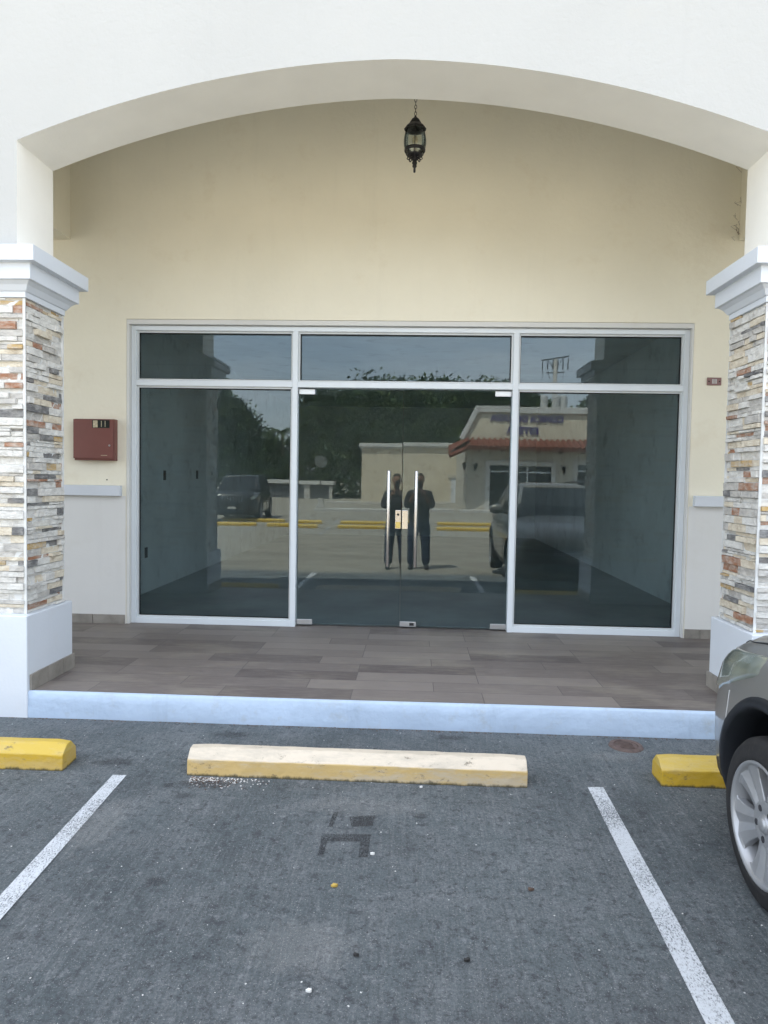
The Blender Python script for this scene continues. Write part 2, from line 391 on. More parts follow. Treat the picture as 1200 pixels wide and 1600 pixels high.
def sheet(name, pts, dz, mat, y_steps=1):
    """thin flat marking following the ground; pts = (x,y) corners a,b,c,d with a-b far and d-c near"""
    bm = B(); a, b2, c, d = pts; n = y_steps; L = []
    for i in range(n+1):
        t = i/n
        p = (a[0]+(d[0]-a[0])*t, a[1]+(d[1]-a[1])*t); q = (b2[0]+(c[0]-b2[0])*t, b2[1]+(c[1]-b2[1])*t)
        L.append((bm.verts.new((p[0], p[1], gz(p[1])+dz)), bm.verts.new((q[0], q[1], gz(q[1])+dz))))
    for i in range(n): bm.faces.new((L[i][0], L[i+1][0], L[i+1][1], L[i][1]))
    o = obj(name, bm, mat); o['kind'] = 'structure'; return o
sheet('parking_line', [(-1.500, -2.868), (-1.430, -2.864), (-1.388, -5.75), (-1.482, -5.75)], .004, 'line_paint', 14)
sheet('parking_line', [(.892, -2.817), (.970, -2.813), (.954, -5.55), (.862, -5.55)], .004, 'line_paint', 14)
for x in (-12.4, -10, -7.6, -5.25, -2.1, .6, 3.0, 5.4, 7.8):
    sheet('parking_line', [(x+.05, -14.4), (x-.05, -14.4), (x-.05, -17.0 if x < -3 else -18.2), (x+.05, -17.0 if x < -3 else -18.2)], .004, 'line_paint_worn')
    sheet('parking_line', [(x+.1, -19.6), (x, -19.6), (x, -22.8), (x+.1, -22.8)], .004, 'line_paint_worn')
# the remains of a dark painted H and oil stains
H1 = [((-.343, -3.156), (-.320, -3.155), (-.331, -3.284), (-.351, -3.286)), ((-.267, -3.191), (-.151, -3.171), (-.155, -3.261), (-.25, -3.278))]
H2 = [((-.37, -3.345), (-.158, -3.335), (-.161, -3.391), (-.369, -3.402)), ((-.369, -3.403), (-.341, -3.402), (-.344, -3.50), (-.367, -3.51)), ((-.202, -3.395), (-.161, -3.392), (-.161, -3.506), (-.2, -3.513))]
paint('mark_dark', (.045, .047, .052), .478, .68)
for q in H1 + H2: sheet('painted_mark', q, .004, 'mark_dark', 2)
def stain(x, y, rx, ry, mat='stain_dark', dz=.005):
    bm = B(); n = 6
    V = [[bm.verts.new((x+rx*(2*i/n-1), y+ry*(2*j/n-1), gz(y+ry*(2*j/n-1))+dz)) for i in range(n+1)] for j in range(n+1)]
    for j in range(n):
        for i in range(n): bm.faces.new((V[j][i], V[j][i+1], V[j+1][i+1], V[j+1][i]))
    # generated coordinates need a 3-D box: give a hair of thickness through z range
    o = obj('oil_stain', bm, mat); o['kind'] = 'structure'
for a in [(-1.078, -3.059, .06, .06), (-1.186, -2.956, .05, .04), (.061, -3.167, .05, .04), (-.955, -3.726, .06, .05), (-1.55, -2.72, .16, .08), (.243, -2.24, .16, .06), (-1.0, -2.93, .22, .07), (-1.04, -2.3, .2, .08)]:
    stain(*a)
for a in [(-1.35, -3.35, .16, .35), (-.35, -4.05, .3, .2), (1.12, -2.45, .24, .1), (-.2, -3.1, .5, .12)]:
    stain(*a, mat='stain_pale', dz=.0065)

# ------------------------------------------------------------------ the shop building
FZ = .161                                  # porch floor
YF, YB = -2.05, -1.62                      # arcade wall faces
XL, XR = -2.45, 2.09                       # arch opening
CW = 1.3; PITCH = 4.54+CW
shop = thing('shop_building', (0, 0, 0), 'white and cream shop front with a wide arch over a glazed entrance', 'building')
def arch_z(x, c):
    u = abs(x-c)/2.27
    return 3.525 + .42*(1-u**2) + .038*(1-u)
def arcade(cx, x0, x1):
    bm = B(); n = 40; c = cx - .18
    xs = [c-2.27+4.54*i/n for i in range(n+1)]
    lo = [arch_z(x, c) for x in xs]; TOP = 4.9
    F0 = [bm.verts.new((x, YF, z)) for x, z in zip(xs, lo)]; F1 = [bm.verts.new((x, YF, TOP)) for x in xs]
    B0 = [bm.verts.new((x, YB, z)) for x, z in zip(xs, lo)]; B1 = [bm.verts.new((x, YB, TOP)) for x in xs]
    for i in range(n):
        bm.faces.new((F0[i], F0[i+1], F1[i+1], F1[i])); bm.faces.new((B0[i+1], B0[i], B1[i], B1[i+1])); q_ = bm.faces.new((F0[i+1], F0[i], B0[i], B0[i+1])); q_.material_index = 1  # soffit takes the paler slot, imitating bounced light
    return bm
bmA = B()
for k in (-1, 0, 1):
    t = arcade(k*PITCH, 0, 0); me = bpy.data.meshes.new('tmp'); t.to_mesh(me); t.free(); bmA.from_mesh(me)
for k in (-2, -1, 0, 1):                   # upper columns between the arches
    box(bmA, XR+k*PITCH, XL+(k+1)*PITCH, YF, YB, 2.90, 4.9)
x0, x1 = XR-2*PITCH, XL+2*PITCH
for (a, b2, t) in ((x0, -4.4, 5.75), (-4.4, 4.4, 6.35), (4.4, x1, 5.75)):
    box(bmA, a, b2, YF, YB, 4.9, t)
bmesh.ops.remove_doubles(bmA, verts=bmA.verts, dist=.0005); bmA.normal_update()
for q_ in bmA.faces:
    if abs(q_.normal.x) > .9 and q_.calc_center_median().z < 4.8: q_.material_index = 1  # column sides coloured paler to make up for the light they lack
obj('arcade_wall', bmA, ['facade_white', 'ceiling_lit_soffit'], shop)
bm = B()
for (a, b2, t) in ((x0-.05, -4.45, 5.75), (-4.45, 4.45, 6.35), (4.45, x1+.05, 5.75)): box(bm, a, b2, YF-.09, YB+.05, t, t+.16); box(bm, a, b2, YF-.05, YB+.02, t-.08, t-.001)
obj('parapet_cap', bm, 'trim_white', shop, bevel=.01)
# body: side walls, back, roof, porch back wall with the opening
bm = B(); WY0, WY1 = -.06, .12
box(bm, x0, -2.60, WY0, WY1, 0, 5.0); box(bm, 2.39, x1, WY0, WY1, 0, 5.0); box(bm, -2.60, 2.39, WY0, WY1, 2.905, 5.0)
obj('wall', bm, 'wall_cream', shop)
bm = B(); box(bm, x0, x1, YB+.001, 12.4, 5.002, 5.3)
obj('roof', bm, 'ceiling_lit_soffit', shop)
for q in ((x0-.2, x0-.002, YB+.003, 12.4, 0, 5.29), (x1+.002, x1+.2, YB+.003, 12.4, 0, 5.29), (x0, x1, 12.2, 12.39, 0, 5.0)): obj('outer_wall', bx(*q), 'facade_white', shop)
# side brackets against the wall at the ends of the bay
def px_stub(): pass
for a, b2 in ((-3.9, -3.105), (2.735, 3.5)): obj('ceiling_beam', bx(a, b2, -.34, WY0-.002, 3.60, 4.998), 'wall_cream', shop)
# sill band
for a, b2 in ((x0, -2.635), (2.425, x1)): obj('ledge', bx(a, b2, -.115, WY0-.001, 1.322, 1.415), 'trim_white', shop, bevel=.004)
# porch floor and kerb
bm = B(); box(bm, x0, x1, -2.09, .10, .06, FZ)
obj('porch_floor', bm, 'porch_tile', shop)
bm = B(); nseg = 120
XA, XB = x0, x1
# wavy hand-rendered kerb front
rows = [(-.05, .000), (.0, .004), (.05, .006), (.10, .002), (FZ-.012, 0), (FZ+.001, -.010), (FZ+.002, -.022)]
for i in range(nseg+1): pass
G = []
for i in range(nseg+1):
    x = XA+(XB-XA)*i/nseg; G.append([])
    for j, (z, o_) in enumerate(rows):
        wob = .003*math.sin(x*3.1+j)+.002*math.sin(x*9.7+2*j)+random.uniform(-.0012, .0012) if j < 5 else 0
        G[-1].append(bm.verts.new((x, -2.112-o_+wob, z+(0 if j < 4 else .0015*math.sin(x*2.3)))))
for i in range(nseg):
    for j in range(len(rows)-1): bm.faces.new((G[i][j], G[i+1][j], G[i+1][j+1], G[i][j+1]))
obj('kerb', bm, 'kerb_white', shop, smooth=True)
for a, b2 in ((x0, -2.603), (2.392, x1)): obj('cool_lower_wall', bx(a, b2, -.0635, WY0-.0005, FZ, 1.3215), 'off_white', shop)  # cream wall greyed below the ledge, cool low light put into the colour
# skirting tiles
bm = B(); x = -2.605
while x > x0+.4: box(bm, x-.295, x-.003, -.076, -.0637, FZ, .243); x -= .298
obj('skirting', bm, 'skirting_tile', shop, bevel=.002); bm = B(); x = 2.392
box(bm, x, x+.13, -.076, -.0637, FZ, .243); x += .133
while x < x1-.4: box(bm, x, x+.295, -.076, -.0637, FZ, .243); x += .298
obj('skirting', bm, 'skirting_tile', shop, bevel=.002)

# window recess lining
bm = B()
box(bm, -2.599, -2.574, WY0+.004, .10, FZ, 2.902); box(bm, 2.373, 2.389, WY0+.004, .10, FZ, 2.902); box(bm, -2.573, 2.372, WY0+.004, .10, 2.862, 2.902)
obj('reveal', bm, 'off_white', shop)

# pillars
def stones(bm, plane, fixed, a0, a1, z0, z1, sgn, seed):
    rnd = random.Random(seed); z = z0
    while z < z1-.012:
        hgt = min(rnd.choice([.018, .024, .03, .036, .042, .05]), z1-z)
        if z1-(z+hgt) < .014: hgt = z1-z
        a = a0+ (0 if rnd.random() < .3 else -rnd.uniform(0, .12))
        while a < a1-.004:
            L = rnd.uniform(.07, .30); b2 = min(a+L, a1); aa = max(a, a0)
            if a1-b2 < .03: b2 = a1
            if b2 > aa+.004:
                d = rnd.choice([0, .004, .009, .014, .020, .026])
                r = rnd.random()
                mi = 0 if r < .46 else 1 if r < .63 else 2 if r < .82 else 3 if r < .89 else 4 if r < .95 else 5
                g = .0012; n = max(1, int((b2-aa)/.03))
                # chipped irregular face
                V0 = []; V1 = []
                for i in range(n+1):
                    u = aa+g+(b2-aa-2*g)*i/n
                    e0 = d+rnd.uniform(-.003, .003); e1 = d+rnd.uniform(-.003, .003)
                    zz0 = z+g+rnd.uniform(0, .0022); zz1 = z+hgt-g-rnd.uniform(0, .0022)
                    def P(u, e, zz): return (u, fixed+sgn*e, zz) if plane == 'y' else (fixed+sgn*e, u, zz)
                    V0.append([bm.verts.new(P(u, -.03, zz0)), bm.verts.new(P(u, e0, zz0)), bm.verts.new(P(u, e1, zz1)), bm.verts.new(P(u, -.03, zz1))])
                fs = []
                for i in range(n):
                    for k in range(3): fs.append(bm.faces.new((V0[i][k], V0[i+1][k], V0[i+1][k+1], V0[i][k+1])))
                fs.append(bm.faces.new(V0[0])); fs.append(bm.faces.new(V0[-1]))
                for q in fs: q.material_index = mi
            a = b2
        z += hgt
def pillar(x0p, x1p, seed, label):
    """shaft from x0p to x1p"""
    cx = (x0p+x1p)/2
    p = bpy.data.objects.new('pillar', None); COL.objects.link(p); p.parent = shop; p['label'] = label; p.location = (cx, -1.83, 0)
    z0, z1 = .632, 2.578
    bm = B(); box(bm, x0p-.038, x1p+.038, -2.122, -1.545, -.02, z0)
    obj('plinth', bm, 'facade_white' if False else 'trim_white', p, bevel=.006)
    core = B(); box(core, x0p+.012, x1p-.012, -2.05, -1.60, z0, z1)
    obj('mortar_core', core, 'grout_white', p)
    bm = B()
    stones(bm, 'y', -2.052, x0p+.008, x1p-.008, z0+.002, z1, -1, seed)
    stones(bm, 'y', -1.598, x0p+.008, x1p-.008, z0+.002, z1, 1, seed+1)
    stones(bm, 'x', x0p+.010, -2.045, -1.605, z0+.002, z1, -1, seed+2)
    stones(bm, 'x', x1p-.010, -2.045, -1.605, z0+.002, z1, 1, seed+3)
    bmesh.ops.recalc_face_normals(bm, faces=bm.faces)
    obj('stone_cladding', bm, STONES, p)
    # mitre strips of grout at the corners
    for xx in (x0p+.004, x1p-.004):
        for yy in (-2.058, -1.592): obj('corner_joint', bx(xx-.008, xx+.008, yy-.004, yy+.004, z0, z1-.002), 'grout_white', p)
    bm = B()
    prof = [(.0, z1), (.012, z1), (.012, 2.613), (.020, 2.615), (.026, 2.625), (.040, 2.648), (.062, 2.668), (.078, 2.672), (.078, 2.766), (.122, 2.769), (.122, 2.862), (.0, 2.864)]
    # moulded capital: rectangular rings
    rings = []
    for e, z in prof:
        rings.append([bm.verts.new(q) for q in ((x0p-e, -2.06-e, z), (x1p+e, -2.06-e, z), (x1p+e, -1.595+e, z), (x0p-e, -1.595+e, z))])
    fs = []
    for a, b2 in zip(rings, rings[1:]):
        for k in range(4): fs.append(bm.faces.new((a[k], a[(k+1) % 4], b2[(k+1) % 4], b2[k])))
    fs.append(bm.faces.new(rings[-1])); fs.append(bm.faces.new(rings[0][::-1]))
    obj('capital', bm, 'trim_white', p, bevel=.003)
    # the neck under the arch wall
    bm = B(); box(bm, x0p+.055, x1p-.055, YF+.001, YB-.001, 2.855, 2.902)
    obj('neck', bm, 'facade_white', p)
    for xx, sg in ((x1p+.038, 1), (x0p-.038, -1)):
        bm = B(); y = -2.095
        while y < -1.56:
            y2 = min(y+.20, -1.535); box(bm, min(xx+sg*.0005, xx+sg*.013), max(xx+sg*.0005, xx+sg*.013), y, y2-.003, FZ, .262); y = y2
        obj('skirting', bm, 'skirting_tile', p, bevel=.0015)
    return p
pillar(XL-CW-.05, XL+.05, 11, 'left pillar clad in split stone strips')
pillar(XR-.055, XR+CW+.05, 57, 'right pillar clad in split stone strips')
pillar(XR-2*PITCH-.055, XL-PITCH+.05, 91, 'far left end pillar'); pillar(XR+PITCH-.055, XL+2*PITCH+.05, 121, 'far right end pillar')

# cobweb stains by the right beam
bm = B(); rnd = random.Random(4)
for i in range(16):
    z = rnd.choice([3.66, 3.72, 3.78, 3.95, 4.2])+rnd.uniform(-.05, .05); x = 2.705+rnd.gauss(0, .015)
    tube(bm, [(x, -.075, z), (x-.05*rnd.random(), -.085, z-.02*rnd.random()), (x+.02*rnd.random(), -.078, z-.03-.03*rnd.random())], .0013, 4)
cw = obj('cobweb', bm, 'iron_rust', shop); cw['kind'] = 'stuff'

# interior room
bm = B(); RX0, RX1, RY1 = -3.1, 2.95, 11.0
box(bm, RX0-.15, RX0, .122, RY1, .15, 3.3); box(bm, RX1, RX1+.15, .122, RY1, .15, 3.3); box(bm, RX0, RX1, RY1, RY1+.15, .15, 3.3)
box(bm, RX0, -2.6, .121, .14, .15, 3.3); box(bm, 2.39, RX1, .121, .14, .15, 3.3)
obj('room_wall', bm, 'room_wall', shop)
obj('room_ceiling', bx(RX0-.14, RX1+.14, .122, RY1+.1, 3.302, 3.4), 'room_wall', shop)
obj('room_floor', bx(RX0-.14, RX1+.14, .101, RY1+.1, .05, .152), 'room_floor', shop)
for (x, y, z, s) in ((RX1-.004, 1.35, .52, 1), (RX1-.004, 1.62, .50, 1), (RX0+.004, 2.3, 1.52, -1), (RX0+.004, 3.6, 1.54, -1), (RX0+.004, 1.7, .62, -1)):
    obj('outlet', bx(x-.006, x+.006, y-.035, y+.035, z-.06, z+.06), 'outlet', shop, bevel=.002)

# ------------------------------------------------------------------ glazing
GY = .05; T = .008
XM1, XM2, ZT0, ZT1, ZTR = -1.085, .874, .161, 2.858, 2.347
win = bpy.data.objects.new('shop_window', None); COL.objects.link(win); win.parent = shop; win.location = (0, .03, FZ)
bm = B(); f0, f1 = -.012, .085; W_ = .042
box(bm, -2.572, -2.572+W_, f0, f1, ZT0, ZT1); box(bm, 2.371-W_, 2.371, f0, f1, ZT0, ZT1)
box(bm, -2.572+W_, 2.371-W_, f0, f1, ZT1-W_, ZT1)
box(bm, -2.572+W_, XM1-.024, f0, f1, ZT0, ZT0+W_+.01); box(bm, XM2+.024, 2.371-W_, f0, f1, ZT0, ZT0+W_+.01)
for xm in (XM1, XM2): box(bm, xm-.024, xm+.024, f0-.003, f1, ZT0, ZT1-W_)
for a, b2 in ((-2.572+W_, XM1-.024), (XM1+.024, XM2-.024), (XM2+.024, 2.371-W_)): box(bm, a, b2, f0+.002, f1, ZTR-.024, ZTR+.024)
obj('frame', bm, 'aluminium', win, bevel=.0025)
panes = [(-2.572+W_, XM1-.024, ZT0+W_+.01, ZTR-.024), (XM2+.024, 2.371-W_, ZT0+W_+.01, ZTR-.024),
         (-2.572+W_, XM1-.024, ZTR+.024, ZT1-W_), (XM1+.024, XM2-.024, ZTR+.024, ZT1-W_), (XM2+.024, 2.371-W_, ZTR+.024, ZT1-W_)]
bm = B(); bg_ = B()
for (a, b2, c, d) in panes:
    e = .016; y0, y1 = .012, .045
    box(bm, a, a+e, y0, y1, c, d); box(bm, b2-e, b2, y0, y1, c, d); box(bm, a+e, b2-e, y0, y1, c, c+e); box(bm, a+e, b2-e, y0, y1, d-e, d)
    a, b2, c, d = a+e, b2-e, c+e, d-e; e = .006; y0, y1 = .030, .0485
    box(bg_, a, a+e, y0, y1, c, d); box(bg_, b2-e, b2, y0, y1, c, d); box(bg_, a+e, b2-e, y0, y1, c, c+e); box(bg_, a+e, b2-e, y0, y1, d-e, d)
obj('bead', bm, 'aluminium_bead', win); obj('gasket', bg_, 'gasket', win)
for (a, b2, c, d) in panes: obj('pane', bx(a+.004, b2-.004, GY, GY+T, c+.004, d-.004), 'shop_glass', win)

# glass doors, both standing a hair ajar
def door(x0d, x1d, hinge, yaw, pitch, label, side):
    o = bpy.data.objects.new('glass_door', None); COL.objects.link(o); o.parent = shop; o['label'] = label
    o.location = (hinge, GY, FZ); o.rotation_euler = (pitch, 0, yaw)
    X0, X1 = x0d-hinge, x1d-hinge; z0, z1 = .022, 2.155
    def K(name, bm, mat, **k): return obj(name, bm, mat, o, keep=True, **k)
    K('pane', bx(X0, X1, 0, .010, z0, z1), 'shop_glass')
    inn = X1 if side < 0 else X0               # meeting edge
    s = -1 if side < 0 else 1
    hx = inn+s*(.118 if side < 0 else .125)
    bm = B(); tube(bm, [(hx, -.062, .565), (hx, -.062, 1.43)], .0165, 16)
    for z in (.70, 1.30): tube(bm, [(hx, -.055, z), (hx, -.001, z)], .011, 10)
    K('handle', bm, 'steel', smooth=True, bevel=.002)
    lx0, lx1 = sorted((inn, inn+s*.056))
    lk = K('lock', bx(lx0+.002, lx1-.002, -.016, -.001, .905, 1.075), 'steel', bevel=.003)
    if side < 0:
        obj('keyhole', tube(B(), [((lx0+lx1)/2, -.0165, 1.035), ((lx0+lx1)/2, -.021, 1.035)], .011, 14), 'dark_slot', lk, keep=True)
        obj('latch_label', bx(lx0+.006, lx1-.006, -.0172, -.0163, .912, .968), 'brass', lk, keep=True)
    hg = X0 if side < 0 else X1; h0, h1 = sorted((hg, hg-s*.145))
    K('patch_fitting', bx(h0+.002, h1, -.014, -.001, -.002+.016, .062), 'steel_satin', bevel=.002)
    K('patch_fitting', bx(h0+.002, h1, -.014, -.001, 2.105, 2.152), 'steel_satin', bevel=.002)
    if side > 0:
        pf = K('patch_fitting', bx(inn-.004, inn+.145, -.014, -.001, .016, .062), 'steel_satin', bevel=.002)
        obj('keyhole', bx(inn+.085, inn+.125, -.0165, -.0142, .026, .052), 'dark_slot', pf, keep=True)
    return o
door(-1.058, -.116, -1.058, .024, -.0005, 'left glass door', -1)
door(-.109, .847, .847, -.008, .0005, 'right glass door', 1)

# ------------------------------------------------------------------ wall-hung things
t = thing('fire_alarm_box', (-2.86, -.06, 1.63), 'dark red steel alarm cabinet on the cream wall left of the glazing', 'alarm box')
x0a, x1a, z0a, z1a = -3.045, -2.675, 1.637, 2.005
obj('case', bx(x0a+.004, x1a-.002, -.130, -.0605, z0a, z1a), 'alarm_red', t, bevel=.004)
dr = obj('door', bx(x0a, x1a-.008, -.146, -.132, z0a+.016, z1a-.004), 'alarm_red', t, bevel=.004)
obj('window', bx(-2.87, -2.715, -.1485, -.1462, 1.925, 1.995), 'alarm_black', dr)
obj('label_strip', bx(-2.862, -2.822, -.1505, -.1488, 1.929, 1.990), 'label_cream', dr)
for j in range(2):
    bm = B(); box(bm, -2.79+j*.034, -2.785+j*.034, -.1502, -.1487, 1.934, 1.987); obj('indicator', bm, 'label_cream', dr)
obj('keyhole', lathe(B(), [(.0001, -.1535), (.010, -.1535), (.012, -.146)], 14, axis='z') if False else tube(B(), [(-2.715, -.1463, 1.77), (-2.715, -.152, 1.77)], .009, 12), 'steel_satin', dr)
textmesh('lettering', 'Notifier'[:0] or '------', .03, .0005, 'label_cream', dr, (-2.765, -.1468, 1.685), (PI/2, 0, 0), .001)

t = thing('wall_plate', (2.57, -.06, 2.36), 'small brown metal plate with two screws, right of the glazing', 'wall plate')
obj('plate', bx(2.508, 2.628, -.072, -.0605, 2.372, 2.438), 'plate_brown', t, bevel=.002)
bm = B()
for i in range(4): box(bm, 2.549+i*.011, 2.555+i*.011, -.0745, -.0722, 2.386, 2.424)
obj('bars', bm, 'grout_white', t)
for x in (2.522, 2.612): obj('screw', tube(B(), [(x, -.0722, 2.405), (x, -.0745, 2.405)], .006, 10), 'dark_slot', t)
o = obj('wall_anchor', tube(B(), [(-2.775, -.0602, 1.466), (-2.775, -.067, 1.466)], .006, 10), 'dark_slot'); tag(o, 'tiny dark anchor plug in the wall just above the left white ledge', 'anchor')

# lantern
LX, LY = -.045, -1.0
t = thing('hanging_lantern', (LX, LY, 3.80), 'black iron lantern with curved clear glass hanging on a chain under the arch', 'lantern')
z = 5.0; bm = B(); k = 0
while z > 4.19:
    r_, hh = .0085, .028; ring = []
    pts = []
    for i in range(13):
        a = 2*PI*i/12; dx = r_*math.cos(a); dz = hh/2*math.sin(a)*1.15
        pts.append((LX+(dx if k % 2 == 0 else 0), LY+(0 if k % 2 == 0 else dx), z-hh/2+dz))
    tube(bm, pts, .0022, 5, cap=False); z -= .0245; k += 1
obj('chain', bm, 'lantern_black', t, smooth=True)
c0 = (LX, LY, 0)
capm = lathe(B(), [(.004, 4.188), (.010, 4.180), (.014, 4.172), (.030, 4.160), (.043, 4.140), (.046, 4.128), (.052, 4.124), (.082, 4.096), (.079, 4.082), (.066, 4.088), (.040, 4.092)], 8, c0)
obj('roof_cap', capm, 'lantern_black', t)
gp = [(.064, 4.09), (.076, 4.055), (.083, 4.015), (.083, 3.985), (.078, 3.955), (.066, 3.925), (.052, 3.905)]
obj('glass_shade', lathe(B(), gp, 24, c0), 'lantern_glass', t, smooth=True)
bm = B()
for k in range(6):
    a = 2*PI*k/6+PI/2
    tube(bm, [(LX+(r_+.002)*math.cos(a), LY+(r_+.002)*math.sin(a), z_) for r_, z_ in gp], .0034, 5)
obj('cage', bm, 'lantern_black', t, smooth=True)
bm = lathe(B(), [(.072, 3.952), (.078, 3.948), (.077, 3.930), (.066, 3.928)], 16, c0)
lathe(bm, [(.056, 3.908), (.058, 3.902), (.050, 3.894), (.030, 3.888)], 16, c0)
for k in range(8):
    a = 2*PI*k/8
    def Q(r_, z_): return (LX+r_*math.cos(a), LY+r_*math.sin(a), z_)
    tube(bm, [Q(.072, 3.935), Q(.060, 3.905), Q(.050, 3.892), Q(.056, 3.878), Q(.048, 3.870), Q(.030, 3.880), Q(.016, 3.868)], .0045, 5)
obj('scroll_base', bm, 'lantern_black', t, smooth=True)
obj('finial', lathe(B(), [(.020, 3.892), (.018, 3.87), (.012, 3.862), (.019, 3.852), (.019, 3.842), (.012, 3.832), (.017, 3.826), (.015, 3.818), (.008, 3.812), (.009, 3.79), (.007, 3.778), (.0005, 3.776)], 14, c0), 'lantern_black', t, smooth=True)
obj('bulb', lathe(B(), [(.0005, 4.045), (.016, 4.035), (.022, 4.01), (.018, 3.985), (.012, 3.965), (.012, 3.93)], 12, c0), 'label_cream', t, smooth=True)

# ------------------------------------------------------------------ wheel stops
def stop_mesh(L, seed):
    rnd = random.Random(seed); bm = B()
    prof = [(-.078, 0), (-.076, .082), (-.070, .087), (-.026, .128), (-.018, .130), (.018, .130), (.026, .128), (.070, .087), (.076, .082), (.078, 0)]
    n = 26; rings = []
    for i in range(n+1):
        x = -L/2+L*i/n; e = 0 if 0 < i < n else .006
        rings.append([bm.verts.new((x, y*(1-.04*(e > 0))+rnd.uniform(-.0018, .0018), z-(e if z > .08 else 0)+(rnd.uniform(-.0016, .0016) if z > 0 else 0))) for y, z in prof])
    for i in range(n):
        for k in range(len(prof)-1): bm.faces.new((rings[i][k], rings[i][k+1], rings[i+1][k+1], rings[i+1][k]))
    bm.faces.new(rings[0]); bm.faces.new(rings[-1][::-1])
    bmesh.ops.recalc_face_normals(bm, faces=bm.faces)
    return bm
def wheel_stop(xc, yc, L, mat, label, group, seed, rz=0.):
    o = obj('wheel_stop', stop_mesh(L, seed), mat, bevel=.004); o.location = (xc, yc, gz(yc)-.002); o.rotation_euler = (0, 0, rz)
    return tag(o, label, 'wheel stop', group)
GN = 'wheel stops at the shop front'
wheel_stop(-.27, -2.765, 1.72, 'stop_faded', 'faded cream-topped ochre concrete wheel stop in the middle parking bay', GN, 1, -.004)
wheel_stop(-1.775-.86, -2.765, 1.72, 'stop_yellow', 'bright yellow concrete wheel stop cut by the left edge, left of the white line', GN, 2, .0)
wheel_stop(1.27+.86, -2.70, 1.72, 'stop_yellow', 'bright yellow concrete wheel stop under the nose of the grey car', GN, 3, 0)
GF = 'yellow wheel stops across the lot'
far = [(-6.22, -17.6, 1.6, 'front row, nearest the black car'), (-3.75, -17.6, 2.6, 'front row, long one right of the black car'),
       (-.93, -17.6, 1.65, 'front row, short one before the beige building'), (1.55, -17.0, 2.15, 'front row, before the clinic'),
       (-6.1, -20.1, 2.4, 'rear row, under the nose of the black car'), (-3.6, -20.1, 2.2, 'rear row, right of the black car'), (-.9, -20.1, 1.8, 'rear row, before the beige building'), (1.7, -19.7, 2.3, 'rear row, before the clinic'),
       (5.2, -17.3, 1.9, 'front row, past the clinic door')]
for i, (x, y, L, s) in enumerate(far):
    wheel_stop(x, y, L, 'stop_yellow', 'yellow wheel stop reflected in the glass, '+s, GF, 20+i)

# drain cover
t = thing('drain_cover', (1.24, -2.275, 0), 'rusty round iron drain cover set in the ground beside the white kerb', 'drain cover')
bm = lathe(B(), [(.0005, .006), (.060, .006), (.062, .003), (.068, .003), (.070, .011), (.088, .012), (.094, .006), (.097, .0)], 36, (1.24, -2.275, 0))
obj('lid', bm, 'iron_rust', t)
bm = B()
for i in range(-2, 3): box(bm, 1.24-.04, 1.24+.04, -2.275+i*.02-.004, -2.275+i*.02+.004, .006, .0105)
obj('grip_bars', bm, 'iron_rust', t, bevel=.001)

# ground litter
rnd = random.Random(12)
def pebbles(name, n, fn, mat, label, s0, s1):
    bm = B()
    for i in range(n):
        x, y = fn(); s = rnd.uniform(s0, s1)
        r = bmesh.ops.create_icosphere(bm, subdivisions=1, radius=s)
        a = rnd.random()*6.3
        for v in r['verts']:
            v.co = Vector((v.co.x*rnd.uniform(.8, 1.2), v.co.y*rnd.uniform(.6, 1.1), v.co.z*.35))
            v.co = Matrix.Rotation(a, 3, 'Z') @ v.co; v.co += Vector((x, y, gz(y)+s*.2))
    o = obj(name, bm, mat); tag(o, label, 'litter', kind='stuff')
pebbles('pebbles', 260, lambda: (rnd.uniform(-2.6, 2.2), rnd.uniform(-4.5, -2.15)), 'pebble_white', 'tiny white stone chips scattered over the grey lot', .0012, .0042)
pebbles('pebbles', 190, lambda: (min(-1.1+abs(rnd.gauss(0, .16)), -.3), -2.852-abs(rnd.gauss(0, .045))), 'pebble_white', 'white chips heaped at the left foot of the faded wheel stop', .0015, .006)
pebbles('pebbles', 260, lambda: (-1.1+abs(rnd.gauss(0, .14)), -2.852-abs(rnd.gauss(0, .045))), 'pebble_brown', 'brown grit heaped at the left foot of the faded wheel stop', .0015, .006)
pebbles('grit', 380, lambda: (rnd.uniform(-2.6, 2.2), -2.125-abs(rnd.gauss(0, .012))), 'pebble_brown', 'dark grit gathered along the foot of the white kerb', .002, .007)
def flake(name, x, y, s, mat, label, cat, seed):
    rr = random.Random(seed); bm = B(); n = 9; z = gz(y)+.006
    top = []; bot = []
    for i in range(n):
        a = 2*PI*i/n; r = s*rr.uniform(.6, 1.1)
        top.append(bm.verts.new((x+r*math.cos(a)*1.3, y+r*math.sin(a)*.75, z+.003+rr.uniform(0, .004)))); bot.append(bm.verts.new((x+r*math.cos(a)*1.3, y+r*math.sin(a)*.75, z-.003)))
    c = bm.verts.new((x, y, z+.007))
    for i in range(n): bm.faces.new((c, top[i], top[(i+1) % n])); bm.faces.new((top[i], bot[i], bot[(i+1) % n], top[(i+1) % n]))
    bm.faces.new(bot[::-1]); tag(obj(name, bm, mat), label, cat)
flake('fallen_leaf', -.274, -3.711, .012, 'leaf_yellow', 'small yellow leaf lying on the grey lot below the painted mark', 'leaf', 1)
flake('paper_scrap', -.145, -3.488, .007, 'pebble_white', 'white scrap lying right of the dark painted mark', 'scrap', 2)
flake('paper_scrap', -.292, -4.24, .008, 'pebble_white', 'white scrap near the bottom edge of the photo', 'scrap', 3)
flake('paper_scrap', .061, -2.885, .007, 'pebble_white', 'white scrap just in front of the faded wheel stop', 'scrap', 8)
flake('dropping', -.161, -4.078, .009, 'dark_slot', 'dark dropping on the lot left of the round one', 'dropping', 4)
